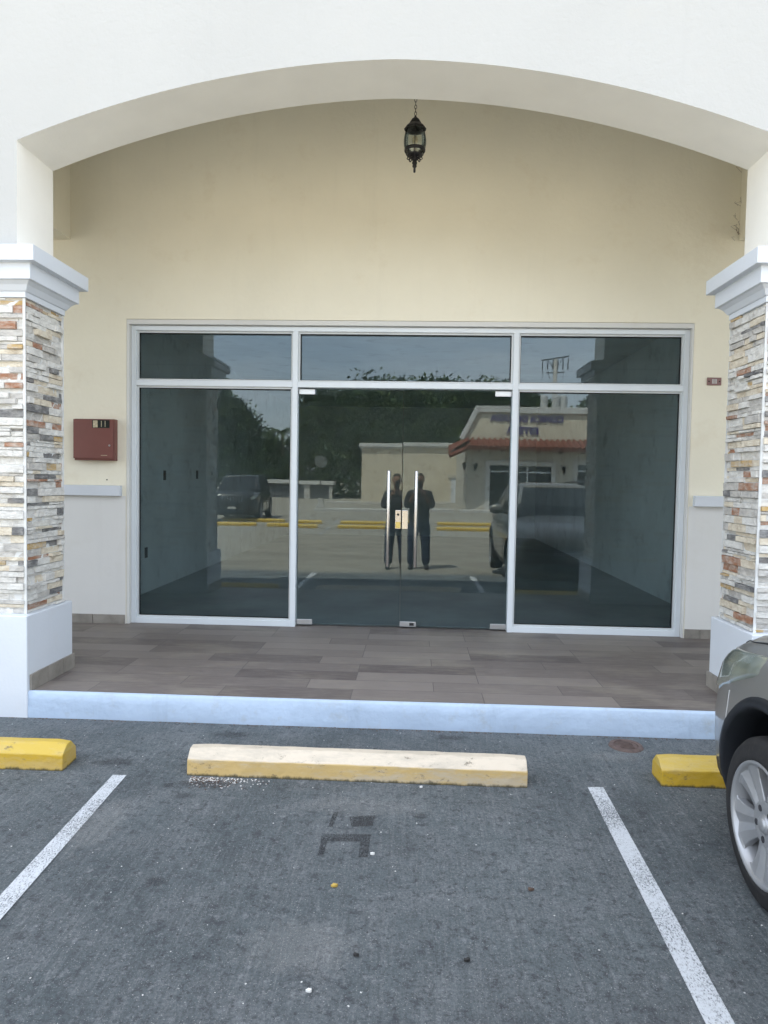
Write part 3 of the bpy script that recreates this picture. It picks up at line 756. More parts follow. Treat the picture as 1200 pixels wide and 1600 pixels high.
flake('dropping', .20, -4.078, .008, 'dark_slot', 'round dark dropping on the lot near the bottom right', 'dropping', 5)
flake('dropping', .469, -3.684, .010, 'pebble_brown', 'brown dropping left of the right white line', 'dropping', 6)

# ------------------------------------------------------------------ cars
def lerp_tab(tab, s):
    for (a, va), (b2, vb) in zip(tab, tab[1:]):
        if s <= b2: 
            t = (s-a)/(b2-a); t = t*t*(3-2*t)*.35+t*.65
            return va+(vb-va)*t
    return tab[-1][1]
def make_car(name, loc, rz, label, P):
    t = thing(name, loc, label, P.get('cat', 'car'), None, rz)
    L = P['L']; hw = P['hw']
    WT = [(0, hw*.66), (.015, hw*.73), (.05, hw*.80), (.11, hw*.87), (.22, hw*.935), (.42, hw*.975), (.8, hw), (L-.7, hw), (L-.25, hw*.95), (L-.06, hw*.85), (L, hw*.7)]
    ZT = P['ztop']; ZB = [(0, .34), (.03, .27), (.12, .235), (.4, .23), (L-.4, .26), (L, .36)]
    stations = [0, .006, .02, .045, .08, .13, .2, .3, .42, .55, .7, .85, 1.0, 1.15, 1.35, 1.7, 2.1, 2.5, 2.9, L-1.0, L-.8, L-.55, L-.3, L-.15, L-.06, L-.02, L]
    # half section, u from bottom to top centre
    SEC = [(.0, .0), (.55, .0), (.86, .01), (.95, .05), (.985, .15), (1.0, .33), (1.0, .50), (.985, .66), (.955, .80), (.90, .90), (.80, .955), (.60, .985), (.3, 1.0), (0, 1.005)]
    def pt(s, u):
        w_ = lerp_tab(WT, s); zb = lerp_tab(ZB, s); zt = lerp_tab(ZT, s)
        i = min(int(u), len(SEC)-2); f = u-i
        a, b2 = SEC[i], SEC[i+1]; x = a[0]+(b2[0]-a[0])*f; z = a[1]+(b2[1]-a[1])*f
        return Vector((x*w_, -s, zb+(zt-zb)*z))
    bm = B(); n = len(SEC)
    rings = []
    for s in stations:
        right = [pt(s, i) for i in range(n)]; left = [Vector((-p.x, p.y, p.z)) for p in right[1:-1]][::-1]
        rings.append([bm.verts.new(p) for p in right+left])
    m_ = len(rings[0])
    for a, b2 in zip(rings, rings[1:]):
        for k in range(m_): bm.faces.new((a[k], a[(k+1) % m_], b2[(k+1) % m_], b2[k]))
    bm.faces.new(rings[0]); bm.faces.new(rings[-1][::-1])
    bmesh.ops.recalc_face_normals(bm, faces=bm.faces)
    body = obj('body', bm, [P['paint'], 'plastic_black'], t, keep=True, smooth=True)
    # wheel wells by boolean
    cut = B(); WR = P['wr']; WYs = (-P['fo'], -P['fo']-P['wb'])
    for wy in WYs:
        for sx in (-1, 1):
            AR = P['arch']; lathe(cut, [(.0005, 0), (AR, 0), (AR, .42), (.0005, .42)], 40, (sx*hw-(.30 if sx > 0 else .12), wy, WR+.01), axis='x')
    bmesh.ops.recalc_face_normals(cut, faces=cut.faces)
    co = obj('cutter', cut, 'plastic_black', t, keep=True)
    md = body.modifiers.new('b', 'BOOLEAN'); md.object = co; md.operation = 'DIFFERENCE'; md.solver = 'EXACT'
    bpy.context.view_layer.update()
    me = bpy.data.meshes.new_from_object(body.evaluated_get(bpy.context.evaluated_depsgraph_get()))
    body.modifiers.clear(); body.data = me; bpy.data.objects.remove(co)
    for p in me.polygons: p.use_smooth = True
    # anything well inside the wells goes black
    for p in me.polygons:
        c = p.center
        for wy in WYs:
            d = math.hypot(c.y-wy, c.z-WR-.01)
            if abs(c.x) < lerp_tab(WT, max(0, min(L, -c.y)))-.07 and d < P['arch']+.02 and abs(c.x) > .3: p.material_index = 1
    try: me.set_sharp_from_angle(angle=R(40))
    except Exception: pass
    # arch cladding
    for wy in WYs:
        for sx in (-1, 1):
            bm = B(); r0, r1 = P['arch']-.006, P['arch']+.040; n = 34; rr = []
            for i in range(n+1):
                a = R(-22)+(PI+2*R(22))*i/n
                row = []
                for (r, o_) in ((r0, -.10), (r0, .004), (r0+.012, .014), (r1-.012, .014), (r1, .004), (r1, -.03)):
                    yy = wy+r*math.cos(a); zz = WR+.01+r*math.sin(a)
                    w_ = lerp_tab(WT, max(0, min(L, -yy)))
                    zt = lerp_tab(ZT, max(0, -yy)); zb = lerp_tab(ZB, max(0, -yy)); fr = (zz-zb)/(zt-zb)
                    xs_ = 1.0
                    for (ax, az), (bx_, bz) in zip(SEC[1:], SEC[2:]):
                        if az <= fr <= bz and bz > az: xs_ = ax+(bx_-ax)*(fr-az)/(bz-az)
                    if fr < .05: xs_ = .95
                    row.append(bm.verts.new((sx*(w_*xs_+o_), yy, max(zz, .19))))
                rr.append(row)
            for a_, b2 in zip(rr, rr[1:]):
                for k in range(len(a_)-1): bm.faces.new((a_[k], a_[k+1], b2[k+1], b2[k]))
            bmesh.ops.recalc_face_normals(bm, faces=bm.faces)
            obj('arch_trim', bm, 'plastic_black', t, keep=True, smooth=True)
    # surface patches
    def patch(pn, s0, s1, u0, u1, mat, off, sx, ns=10, nu=8, taper=None, thick=True):
        bm = B(); G = []; G2 = []
        for i in range(ns+1):
            s = s0+(s1-s0)*i/ns; row = []; row2 = []
            for j in range(nu+1):
                a, b2 = (taper(i/ns) if taper else (0, 1)); u = u0+(u1-u0)*(a+(b2-a)*j/nu)
                p = pt(s, u); q = (pt(s+.01, u)-p).cross(pt(s, u+.05)-p).normalized()
                if q.x < 0: q = -q
                edge = 0 if (0 < i < ns and 0 < j < nu) else off*1.1
                p2 = p+q*(off-edge); row.append(bm.verts.new((sx*p2.x, p2.y, p2.z)))
            G.append(row)
        for a, b2 in zip(G, G[1:]):
            for k in range(nu): bm.faces.new((a[k], a[k+1], b2[k+1], b2[k]))
        bmesh.ops.recalc_face_normals(bm, faces=bm.faces)
        return obj(pn, bm, mat, t, keep=True, smooth=True)
    for sx in (-1, 1):
        hl = patch('headlight', *P['hl'], 'headlight_lens', .012, sx, 14, 10, P['hlt'])
    def seam(nm, pts, sx, r=.0035, mt='plastic_black', part=True):
        P3 = []
        for (sa, ua), (sb, ub) in zip(pts, pts[1:]):
            for i in range(7):
                q_ = i/6; p = pt(sa+(sb-sa)*q_, ua+(ub-ua)*q_); P3.append((sx*p.x*1.001, p.y, p.z+.0005))
        return obj(nm, tube(B(), P3, r, 5), mt, t, keep=True)
    fo_, ar_ = P['fo'], P['arch']
    for sx in (-1, 1):
        seam('hood_seam', [(.10, 9.6), (.35, 9.35), (.7, 9.25), (1.12, 9.2)], sx)
        seam('bumper_seam', [(.40, 6.9), (.405, 6.0), (.41, 5.2)], sx, .0028, 'alloy')
        for sd in (1.42, 2.42): seam('door_seam', [(sd, 2.6), (sd, 5), (sd-.02, 9.2)], sx)
        seam('sill_seam', [(1.42, 3.0), (2.42, 3.0), (3.2, 3.2)], sx)
        for sd in (2.15, 3.1):
            p = pt(sd, 7.4); obj('door_handle', tube(B(), [(sx*(p.x-.005), -sd, p.z), (sx*(p.x+.022), -sd-.02, p.z), (sx*(p.x+.022), -sd-.14, p.z), (sx*(p.x-.005), -sd-.16, p.z)], .011, 8), P['paint'], t, keep=True, smooth=True)
    # glass house
    C = P['cab']                       # (s, z, halfwidth) lower and upper outlines
    lo, up = C
    def house(bm, inset, zadd, lo, up):
        n = 8; A = []; 
        pl = [(s, z, w_-inset) for s, z, w_ in lo]; pu = [(s, z+zadd, w_-inset) for s, z, w_ in up]
        LA = [bm.verts.new((w_, -s, z)) for s, z, w_ in pl]+[bm.verts.new((-w_, -s, z)) for s, z, w_ in pl[::-1]]
        UA = [bm.verts.new((w_, -s, z)) for s, z, w_ in pu]+[bm.verts.new((-w_, -s, z)) for s, z, w_ in pu[::-1]]
        k = len(LA)
        for i in range(k): bm.faces.new((LA[i], LA[(i+1) % k], UA[(i+1) % k], UA[i]))
        bm.faces.new(UA); bm.faces.new(LA[::-1]); bmesh.ops.recalc_face_normals(bm, faces=bm.faces)
        return bm
    obj('window_glass', house(B(), 0, 0, lo, up), 'window_dark', t, keep=True, bevel=.02)
    # roof skin: crowned
    bm = B(); G = []
    s0, s1 = up[0][0]-.02, up[-1][0]+.03
    for i in range(13):
        s = s0+(s1-s0)*i/12; row = []
        w_ = lerp_tab([(q[0], q[2]) for q in up], max(up[0][0], min(s, up[-1][0])))+.018
        zc = lerp_tab([(q[0], q[1]) for q in up], max(up[0][0], min(s, up[-1][0])))
        for j in range(13):
            v = -1+2*j/12; e = 1-abs(v)**4; ee = 1-abs(-1+2*i/12)**6
            row.append(bm.verts.new((w_*v*(1 if abs(v) < 1 else 1), -s, zc-.02+.055*e*(.4+.6*ee))))
        G.append(row)
    for a, b2 in zip(G, G[1:]):
        for k in range(12): bm.faces.new((a[k], a[k+1], b2[k+1], b2[k]))
    bmesh.ops.recalc_face_normals(bm, faces=bm.faces)
    rf = obj('roof', bm, P['paint'], t, keep=True, smooth=True)
    md = rf.modifiers.new('s', 'SOLIDIFY'); md.thickness = .03; md.offset = -1
    for sx in (-1, 1):
        bm = B()
        for a, b2 in zip(range(len(lo)), range(len(up))):
            if P['posts'][a]:
                s_, z_, w_ = lo[a]; s2, z2, w2 = up[b2]
                obj('roof_pillar', tube(B(), [(sx*(w_+.002), -s_, z_-.01), (sx*(w2+.002), -s2, z2)], P['posts'][a], 8), P['paint'], t, keep=True, smooth=True)
        bm = B(); s_ = lo[0][0]+.35; w_ = lo[1][2]
        bmesh.ops.create_icosphere(bm, subdivisions=3, radius=1)
        for v in bm.verts: v.co = Vector((sx*(hw+.10)+v.co.x*.11, -s_-.05+v.co.y*.055, P['mz']+v.co.z*.075))
        mr = obj('side_mirror', bm, P['paint'], t, keep=True, smooth=True)
        obj('stalk', tube(B(), [(sx*(hw-.10), -s_-.05, P['mz']-.07), (sx*(hw+.05), -s_-.05, P['mz']-.03)], .022, 8), 'plastic_black', mr, keep=True)
        bm = B(); tube(bm, [(sx*(up[1][2]-.06), -up[1][0], up[1][1]+.03), (sx*(up[1][2]-.05), -up[1][0]-.1, up[1][1]+.075), (sx*(up[1][2]-.05), -up[-2][0]+.1, up[-2][1]+.075), (sx*(up[1][2]-.06), -up[-2][0], up[-2][1]+.03)], .013, 8)
        obj('roof_rail', bm, 'plastic_black', t, keep=True, smooth=True)
    # front fascia
    zt0 = lerp_tab(ZT, 0); g0, g1 = P['grille']
    gr = obj('grille', bx(-hw*.42, hw*.42, -.02, .010, g0, g1), 'plastic_black', t, keep=True, bevel=.008)
    bm = B()
    if P['slots'] == 'v':
        for i in range(8): box(bm, -hw*.38+i*hw*.109-.006, -hw*.38+i*hw*.109+.034, .011, .030, g0+.015, g1-.01)
    else:
        for i in range(3): box(bm, -hw*.38, hw*.38, .011, .026, g0+.03+i*(g1-g0-.05)/3, g0+.045+i*(g1-g0-.05)/3)
    obj('grille_bars', bm, 'chrome', gr, keep=True, bevel=.003)
    obj('bumper_intake', bx(-hw*.50, hw*.50, -.02, .012, .36, .47), 'plastic_black', t, keep=True, bevel=.01)
    pl = obj('licence_plate', bx(-.16, .16, .013, .020, .48, .57), 'concrete_light', t, keep=True, bevel=.003)
    bm = B()
    for sx in (-1, 1):
        lathe(bm, [(.0005, .0), (.045, 0), (.05, .01), (.05, .03)], 18, (0, 0, 0), axis='x')
    bm.free()
    # lower black sill and chin
    for sx in (-1, 1):
        patch('lower_cladding', .03, P['fo']-P['arch']-.03, 2.0, 4.1, 'plastic_black', .006, sx, 8, 4)
        patch('lower_cladding', P['fo']+P['arch']+.05, P['fo']+P['wb']-P['arch']-.05, 2.0, 4.3, 'plastic_black', .008, sx, 8, 4)
    for sx in (-1, 1):
        patch('tail_light', L-.5, L-.08, 7.2, 8.8, 'brake_rust', .010, sx, 6, 4)
    # wheels
    wheels = []
    for wy in WYs:
        for sx in (-1, 1):
            wt = .215; xo = sx*(hw+.008)
            wq = bpy.data.objects.new('wheel', None); COL.objects.link(wq); wq.parent = t; wq.location = (xo, wy, WR)
            wq.rotation_euler = (0, 0, 0 if sx > 0 else PI)
            R1 = WR; RR = P['rim']
            # local: outer face toward +x
            prof = [(RR+.002, -wt+.015), (RR+.03, -wt), (R1-.02, -wt+.004), (R1-.003, -wt+.03), (R1, -wt+.06), (R1, -.055), (R1-.004, -.03), (R1-.018, -.012), (R1-.035, -.006), (R1-.05, -.004), (RR+.022, .002), (RR+.008, .001), (RR+.002, -.008), (RR+.002, -.03)]
            obj('tyre', lathe(B(), prof, 56, axis='x'), 'rubber', wq, keep=True, smooth=True)
            bm = lathe(B(), [(RR+.006, -.004), (RR+.004, .002), (RR-.004, .003), (RR-.012, -.006), (RR-.022, -.03), (RR-.028, -.17), (RR-.02, -.2), (RR+.004, -.2)], 56, axis='x')
            rim = obj('rim', bm, 'alloy', wq, keep=True, smooth=True)
            bm = B(); ns = P['spokes']
            for k in range(ns):
                a = 2*PI*k/ns+1.03
                def S(r, da, x): aa = a+da; return (x, r*math.cos(aa), r*math.sin(aa))
                # wedge spoke, wide outside, with a raised ridge
                RRo = RR-.008; secs = [(.05, .62, -.020), (.088, .55, -.020), (.125, .46, -.018), (.16, .43, -.014), (RRo-.015, .45, -.009), (RRo, .55, -.006)]
                prev = None
                for (r, da, x) in secs:
                    row = [bm.verts.new(S(r, -da, x-.035)), bm.verts.new(S(r, -da, x-.006)), bm.verts.new(S(r, -da*.45, x)), bm.verts.new(S(r, 0, x-.010)), bm.verts.new(S(r, da*.45, x)), bm.verts.new(S(r, da, x-.006)), bm.verts.new(S(r, da, x-.035))]
                    if prev:
                        for i in range(6): bm.faces.new((prev[i], prev[i+1], row[i+1], row[i]))
                    prev = row
            lathe(bm, [(.0005, -.012), (.026, -.012), (.032, -.016), (.036, -.022), (.06, -.020), (.082, -.022), (.084, -.05)], 36, axis='x')
            bmesh.ops.recalc_face_normals(bm, faces=bm.faces)
            obj('spokes', bm, 'alloy', rim, keep=True, smooth=False, bevel=.003)
            for k in range(5):
                a = 2*PI*k/5+.9
                obj('wheel_nut', lathe(B(), [(.0005, -.0185), (.0115, -.0185), (.0125, -.021)], 12, (0, .057*math.cos(a), .057*math.sin(a)), axis='x'), 'dark_metal', rim, keep=True)
            obj('hub_cap', lathe(B(), [(.0005, -.005), (.018, -.006), (.026, -.010), (.028, -.016)], 24, axis='x'), 'alloy', rim, keep=True, smooth=True)
            bm = lathe(B(), [(.0005, -.07), (.155, -.07), (.148, -.075), (.148, -.09), (.0005, -.09)], 32, axis='x')
            obj('brake_disc', bm, 'brake_rust', wq, keep=True)
    return t
SUV = dict(L=4.25, hw=.90, fo=.77, wb=2.6, wr=.312, rim=.218, paint='car_paint', spokes=5, arch=.405,
           ztop=[(0, .72), (.03, .77), (.08, .83), (.16, .89), (.30, .945), (.6, 1.0), (1.1, 1.07), (1.3, 1.09), (3.3, 1.10), (4.0, 1.08), (4.25, .95)],
           hl=(.035, .62, 6.3, 8.9), hlt=lambda q: (.0+.55*q, 1-.12*q),
           cab=([(1.12, 1.06, .66), (1.55, 1.08, .80), (2.6, 1.09, .80), (3.75, 1.09, .76), (4.08, 1.08, .62)],
                [(1.80, 1.49, .50), (1.95, 1.515, .58), (2.7, 1.53, .585), (3.5, 1.50, .56), (3.75, 1.46, .50)]),
           posts=[.035, .0, .03, .035, .03], mz=1.14, grille=(.56, .70), slots='h', cat='car')
make_car('parked_car', (2.19, -2.955, gz(-3.77)), 0, 'grey compact SUV with five-spoke silver wheels parked nose-in at the right edge', SUV)
JEEP = dict(L=4.55, hw=.98, fo=.85, wb=2.72, wr=.39, rim=.25, paint='car_black_paint', spokes=5, arch=.46,
            ztop=[(0, .96), (.02, 1.0), (.06, 1.05), (.14, 1.09), (.30, 1.12), (.9, 1.15), (1.4, 1.18), (3.8, 1.18), (4.3, 1.15), (4.55, 1.0)],
            hl=(.02, .22, 7.4, 8.9), hlt=lambda q: (0, 1),
            cab=([(1.25, 1.14, .74), (1.6, 1.17, .86), (2.7, 1.18, .87), (4.0, 1.18, .86), (4.42, 1.17, .76)],
                 [(1.80, 1.70, .62), (1.95, 1.735, .68), (2.8, 1.75, .70), (3.9, 1.74, .69), (4.2, 1.70, .62)]),
            posts=[.045, .0, .04, .045, .045], mz=1.25, grille=(.74, .96), slots='v', cat='car')
make_car('parked_car', (-6.85, -19.75, gz(-20)), R(-4), 'black off-road car with a chrome slotted grille, reflected in the left pane', JEEP)

# ------------------------------------------------------------------ photographer (reflected in the doors)
def person():
    gy = -6.62; z0 = gz(gy); X = -.01
    t = thing('person', (X, gy, z0), 'person in dark shirt and blue jeans holding up a phone, reflected in the glass doors', 'person')
    def skin(name, V, E, mat, root=0, lv=2, parent=t):
        me = bpy.data.meshes.new(name); me.from_pydata([v[0] for v in V], E, []); me.materials.append(MATS[mat])
        o = bpy.data.objects.new(name, me); COL.objects.link(o); o.parent = parent; 
        o.modifiers.new('skin', 'SKIN'); sv = me.skin_vertices[0].data
        for i, v in enumerate(V): sv[i].radius = v[1] if isinstance(v[1], tuple) else (v[1], v[1]); sv[i].use_root = (i == root)
        md = o.modifiers.new('s', 'SUBSURF'); md.levels = lv; md.render_levels = lv
        bpy.context.view_layer.update()
        m2 = bpy.data.meshes.new_from_object(o.evaluated_get(bpy.context.evaluated_depsgraph_get())); o.modifiers.clear(); o.data = m2
        for p in m2.polygons: p.use_smooth = True
        return o
    h = 1.0
    # body (skin) : head, neck, torso core, arms to the hands
    V = [((0, 0, .97), (.11, .08)), ((0, 0, 1.12), (.11, .08)), ((0, 0, 1.28), (.13, .09)), ((0, -.01, 1.42), (.09, .07)), ((0, 0, 1.49), .056), ((0, .01, 1.55), .062),
         ((0, .02, 1.62), (.082, .098)), ((0, .01, 1.69), (.086, .10)), ((0, 0, 1.75), (.06, .07)),
         ((.17, -.01, 1.40), .055), ((.225, .04, 1.17), .044), ((.215, .11, 1.15), .040), ((.11, .24, 1.36), .031), ((.072, .275, 1.43), (.032, .022)),
         ((-.17, -.01, 1.40), .055), ((-.225, .04, 1.17), .044), ((-.215, .11, 1.15), .040), ((-.11, .24, 1.36), .031), ((-.072, .275, 1.43), (.032, .022)),
         ((.09, 0, .90), .075), ((.12, .01, .50), .052), ((.13, -.01, .12), .038), ((-.09, 0, .90), .075), ((-.12, .01, .50), .052), ((-.13, -.01, .12), .038)]
    E = [(0, 1), (1, 2), (2, 3), (3, 4), (4, 5), (5, 6), (6, 7), (7, 8), (2, 9), (9, 10), (10, 11), (11, 12), (12, 13), (2, 14), (14, 15), (15, 16), (16, 17), (17, 18), (0, 19), (19, 20), (20, 21), (0, 22), (22, 23), (23, 24)]
    body = skin('body', V, E, 'skin')
    # fingers around the phone, thumbs
    for sx in (-1, 1):
        for i in range(4):
            z = 1.455-.022*i; px = sx*.072
            F = [((px*1.05, .262, z), .0115), ((sx*.058, .298-.004*i, z+.006), .0095), ((sx*.040, .322, z+.008), .0085), ((sx*.030, .318, z+.008), .0075)]
            skin('finger', F, [(0, 1), (1, 2), (2, 3)], 'skin', 0, 1, body)
        F = [((sx*.07, .262, 1.45), .013), ((sx*.052, .262, 1.48), .0105), ((sx*.034, .279, 1.50), .009)]
        skin('thumb', F, [(0, 1), (1, 2)], 'skin', 0, 1, body)
    # shirt
    V = [((0, 0, .82), (.225, .17)), ((0, 0, 1.00), (.20, .15)), ((0, .01, 1.18), (.205, .155)), ((0, 0, 1.34), (.215, .145)), ((0, -.01, 1.43), (.13, .10)), ((0, 0, 1.49), (.078, .075)),
         ((.165, -.01, 1.39), (.085, .085)), ((.23, .035, 1.20), .078), ((-.165, -.01, 1.39), (.085, .085)), ((-.23, .035, 1.20), .078), ((.215, .115, 1.165), .064), ((-.215, .115, 1.165), .064), ((.16, .18, 1.26), .052), ((-.16, .18, 1.26), .052)]
    skin('shirt', V, [(0, 1), (1, 2), (2, 3), (3, 4), (4, 5), (4, 6), (6, 7), (4, 8), (8, 9), (7, 10), (9, 11), (10, 12), (11, 13)], 'shirt_black')
    V = [((0, 0, 1.0), (.175, .125)), ((.10, 0, .80), .125), ((.125, .015, .48), .092), ((.14, -.01, .07), .080), ((-.10, 0, .80), .125), ((-.125, .015, .48), .092), ((-.14, -.01, .07), .080)]
    skin('jeans', V, [(0, 1), (1, 2), (2, 3), (0, 4), (4, 5), (5, 6)], 'jeans_blue')
    for sx in (-1, 1):
        skin('shoe', [((sx*.14, -.06, .055), (.045, .045)), ((sx*.145, .04, .048), (.046, .042)), ((sx*.155, .15, .035), (.045, .032)), ((sx*.158, .19, .03), (.035, .025))], [(0, 1), (1, 2), (2, 3)], 'shoe')
    # hair cap, ears, eyes, nose, brows
    bm = B(); bmesh.ops.create_icosphere(bm, subdivisions=4, radius=1)
    for v in list(bm.verts):
        if v.co.z < .05 + .55*max(0, v.co.y): bm.verts.remove(v)
    for v in bm.verts: v.co = Vector((v.co.x*.085, .0+v.co.y*.102, 1.672+v.co.z*.112))
    obj('hair', bm, 'hair', t, keep=True, smooth=True).modifiers.new('s', 'SOLIDIFY').thickness = .008
    for sx in (-1, 1):
        bm = B(); bmesh.ops.create_icosphere(bm, subdivisions=2, radius=1)
        for v in bm.verts: v.co = Vector((sx*.083+v.co.x*.011, .012+v.co.y*.018, 1.645+v.co.z*.032))
        obj('ear', bm, 'skin', t, keep=True, smooth=True)
        bm = B(); bmesh.ops.create_icosphere(bm, subdivisions=2, radius=1)
        for v in bm.verts: v.co = Vector((sx*.031+v.co.x*.014, .093+v.co.y*.008, 1.655+v.co.z*.008))
        obj('eye', bm, 'hair', t, keep=True, smooth=True)
    bm = B(); tube(bm, [(0, .098, 1.66), (0, .112, 1.635), (0, .122, 1.615), (0, .10, 1.603)], [.008, .011, .015, .009], 8); obj('nose', bm, 'skin', t, keep=True, smooth=True)
    bm = B(); tube(bm, [(-.026, .088, 1.577), (-.012, .098, 1.575), (.012, .098, 1.575), (.026, .088, 1.577)], [.003, .0065, .0065, .003], 6); obj('mouth', bm, 'brake_rust', t, keep=True, smooth=True)
    # the phone, held just behind the lens
    p = thing('phone', (0, -6.335, 1.42), 'black phone held upright in both hands of the person in the reflection', 'phone')
    obj('case', bx(-.038, .038, -6.3345, -6.3265, 1.355, 1.513), 'phone_black', p, bevel=.003)
    obj('camera_island', bx(-.012, .033, -6.3262, -6.324, 1.468, 1.506), 'dark_slot', p, bevel=.001)
    t.location = (X, -6.62, z0)
person()

# ------------------------------------------------------------------ the other side of the lot (seen in the glass)
def wallbox(bm, *a): return box(bm, *a)
# clinic
CY = -32.0
cl = thing('clinic_building', (7, CY, gz(CY)), 'beige clinic with purple wall lettering and a red tile eave, reflected in the glass', 'building')
g0 = gz(CY)
poly = [(2.30, g0), (12.6, g0), (12.6, 5.25), (2.85, 5.25), (2.15, 3.75), (2.30, 3.4)]
bm = B()
box(bm, 2.30, 3.55, CY-.35, CY, g0, 3.4); box(bm, 7.35, 8.75, CY-.35, CY, g0, 3.4); box(bm, 10.9, 16, CY-.35, CY, g0, 3.4)
box(bm, 3.55, 7.35, CY-.35, CY, 2.42, 3.4); box(bm, 8.75, 10.9, CY-.35, CY, 2.55, 3.4); box(bm, 8.75, 10.9, CY-.35, CY, g0, .75)
box(bm, 2.30, 2.6, CY-14, CY-.351, g0, 3.39)
obj('wall', bm, 'clinic_wall', cl)
bm = prism(B(), [(2.10, 3.401), (16, 3.401), (16, 5.25), (2.90, 5.25), (2.10, 3.75)], 'y', CY-.35, CY+.002)
prism(bm, [(2.35, 3.401), (16, 3.401), (16, 4.6), (2.6, 4.6)], 'y', CY-14, CY-.352)
obj('upper_wall', bm, 'clinic_stucco', cl)
bm = prism(B(), [(2.86, 5.24), (16, 5.24), (16, 5.58), (2.72, 5.58), (1.86, 3.86), (2.08, 3.72)], 'y', CY-.5, CY+.14)
obj('parapet_cap', bm, 'cap_grey', cl, bevel=.02)
# tile eave with barrel tiles
bm = B(); ex0, ex1 = 1.75, 16.0; yo, zo, zi = CY+1.15, 3.26, 3.80
prism(bm, [(CY+.003, zi-.14), (yo, zo-.08), (yo, zo), (CY+.003, zi-.02)], 'x', ex0+.5, ex1)
n = 46
for i in range(n):
    x = ex0+.55+(ex1-ex0-.6)*i/n
    tube(bm, [(x, CY+.02, zi+.02), (x, yo+.08, zo+.04)], [.09, .13], 10)
for j in range(6):
    yy = CY+.1+.2*j; zz = zi-.02-(zi-zo)*(.1+.2*j)/1.15
    tube(bm, [(2.3, yy, zz+.03), (1.3, yy, zz-.42)], [.11, .125], 8)
prism(bm, [(2.35, zi-.1), (1.3, zi-.78), (1.3, zi-.70), (2.35, zi-.02)], 'y', CY-2.2, CY+1.15)
obj('tile_eave', bm, 'clay_tile', cl, smooth=False)
bm = B()
for i in range(11): box(bm, 2.9+i*1.2, 3.0+i*1.2, CY+.004, CY+.95, 3.10, 3.22)
obj('eave_bracket', bm, 'brake_rust', cl)
def cwin(x0w, x1w, z0w, z1w, divs, name):
    fr = obj(name, bx(x0w+.25, x1w-.25, CY-.25, CY-.2, z0w, z1w-.25), 'window_dark', cl)
    bm = B(); box(bm, x0w, x0w+.25, CY-.2, CY+.06, z0w, z1w); box(bm, x1w-.25, x1w, CY-.2, CY+.06, z0w, z1w); box(bm, x0w+.25, x1w-.25, CY-.2, CY+.06, z1w-.25, z1w)
    obj('surround', bm, 'cap_grey', fr)
    bm = B()
    for d in divs: box(bm, d-.04, d+.04, CY-.19, CY-.13, z0w, z1w-.25)
    box(bm, x0w+.25, x1w-.25, CY-.19, CY-.131, z1w-.62, z1w-.55)
    obj('frame', bm, 'aluminium', fr)
cwin(3.3, 7.6, g0, 2.66, [5.2, 6.1], 'entrance'); cwin(8.5, 11.1, .75, 2.78, [9.8], 'window')
for s, y in (('CLINICA DE CIRUGIA', 4.93), ('ESTÉTICA', 4.30)):
    textmesh('lettering', s, .46 if s[0] == 'C' else .52, .03, 'sign_purple', cl, (5.72 if s[0] == 'C' else 5.5, CY+.04, y), (PI/2, 0, PI), .005)
for x, y, z in ((2.75, CY, 2.25), (8.0, CY, 2.2), (2.15, CY-.05, 2.3)):
    wl = thing('wall_lantern', (x, y, z), 'small dark wall lantern on the clinic beside ' + ('the entrance surround' if x == 2.75 else 'the window surround' if x == 8.0 else 'the building corner'), 'lantern')
    obj('body', lathe(B(), [(.0005, z-.2), (.05, z-.15), (.10, z+.08), (.13, z+.12), (.05, z+.22), (.0005, z+.26)], 8, (x, y+.17, 0)), 'lantern_black', wl)
    obj('arm', tube(B(), [(x, y+.002, z+.1), (x, y+.1, z+.2), (x, y+.17, z+.18)], .015, 6), 'lantern_black', wl)
nb = thing('notice_board', (8.0, CY, 1.2), 'grey notice box on the clinic wall between entrance and window', 'box')
obj('case', bx(7.8, 8.25, CY+.003, CY+.10, .95, 1.45), 'transformer_grey', nb, bevel=.01)
obj('door', bx(7.84, 8.21, CY+.101, CY+.115, .99, 1.41), 'roller_grey', nb)
sg = obj('walkway', bx(1.9, 16, CY, CY+1.6, -.3, g0+.13), 'concrete_light'); sg['kind'] = 'structure'

# long beige building behind
by = -46.0; g1 = gz(by)
bb = thing('beige_building', (3, by, g1), 'plain beige flat-roofed building with one pale door, left of the clinic in the reflection', 'building')
obj('wall', bx(-1.75, 14, by-9, by, g1, 3.92), 'clinic_stucco', bb)
bm = B(); box(bm, -1.95, 14, by-9.1, by+.22, 4.05, 4.32); box(bm, -1.85, 14, by-9.05, by+.12, 3.921, 4.049)
obj('parapet_cap', bm, 'cap_grey', bb)
d = obj('door', bx(1.95, 3.0, by+.002, by+.05, g1, 1.75), 'trim_white', bb)
obj('frame', bx(1.75, 3.2, by+.001, by+.12, 1.751, 2.0), 'clinic_wall', bb)
obj('handle', bx(2.02, 2.06, by+.051, by+.10, .75, .95), 'dark_metal', d)

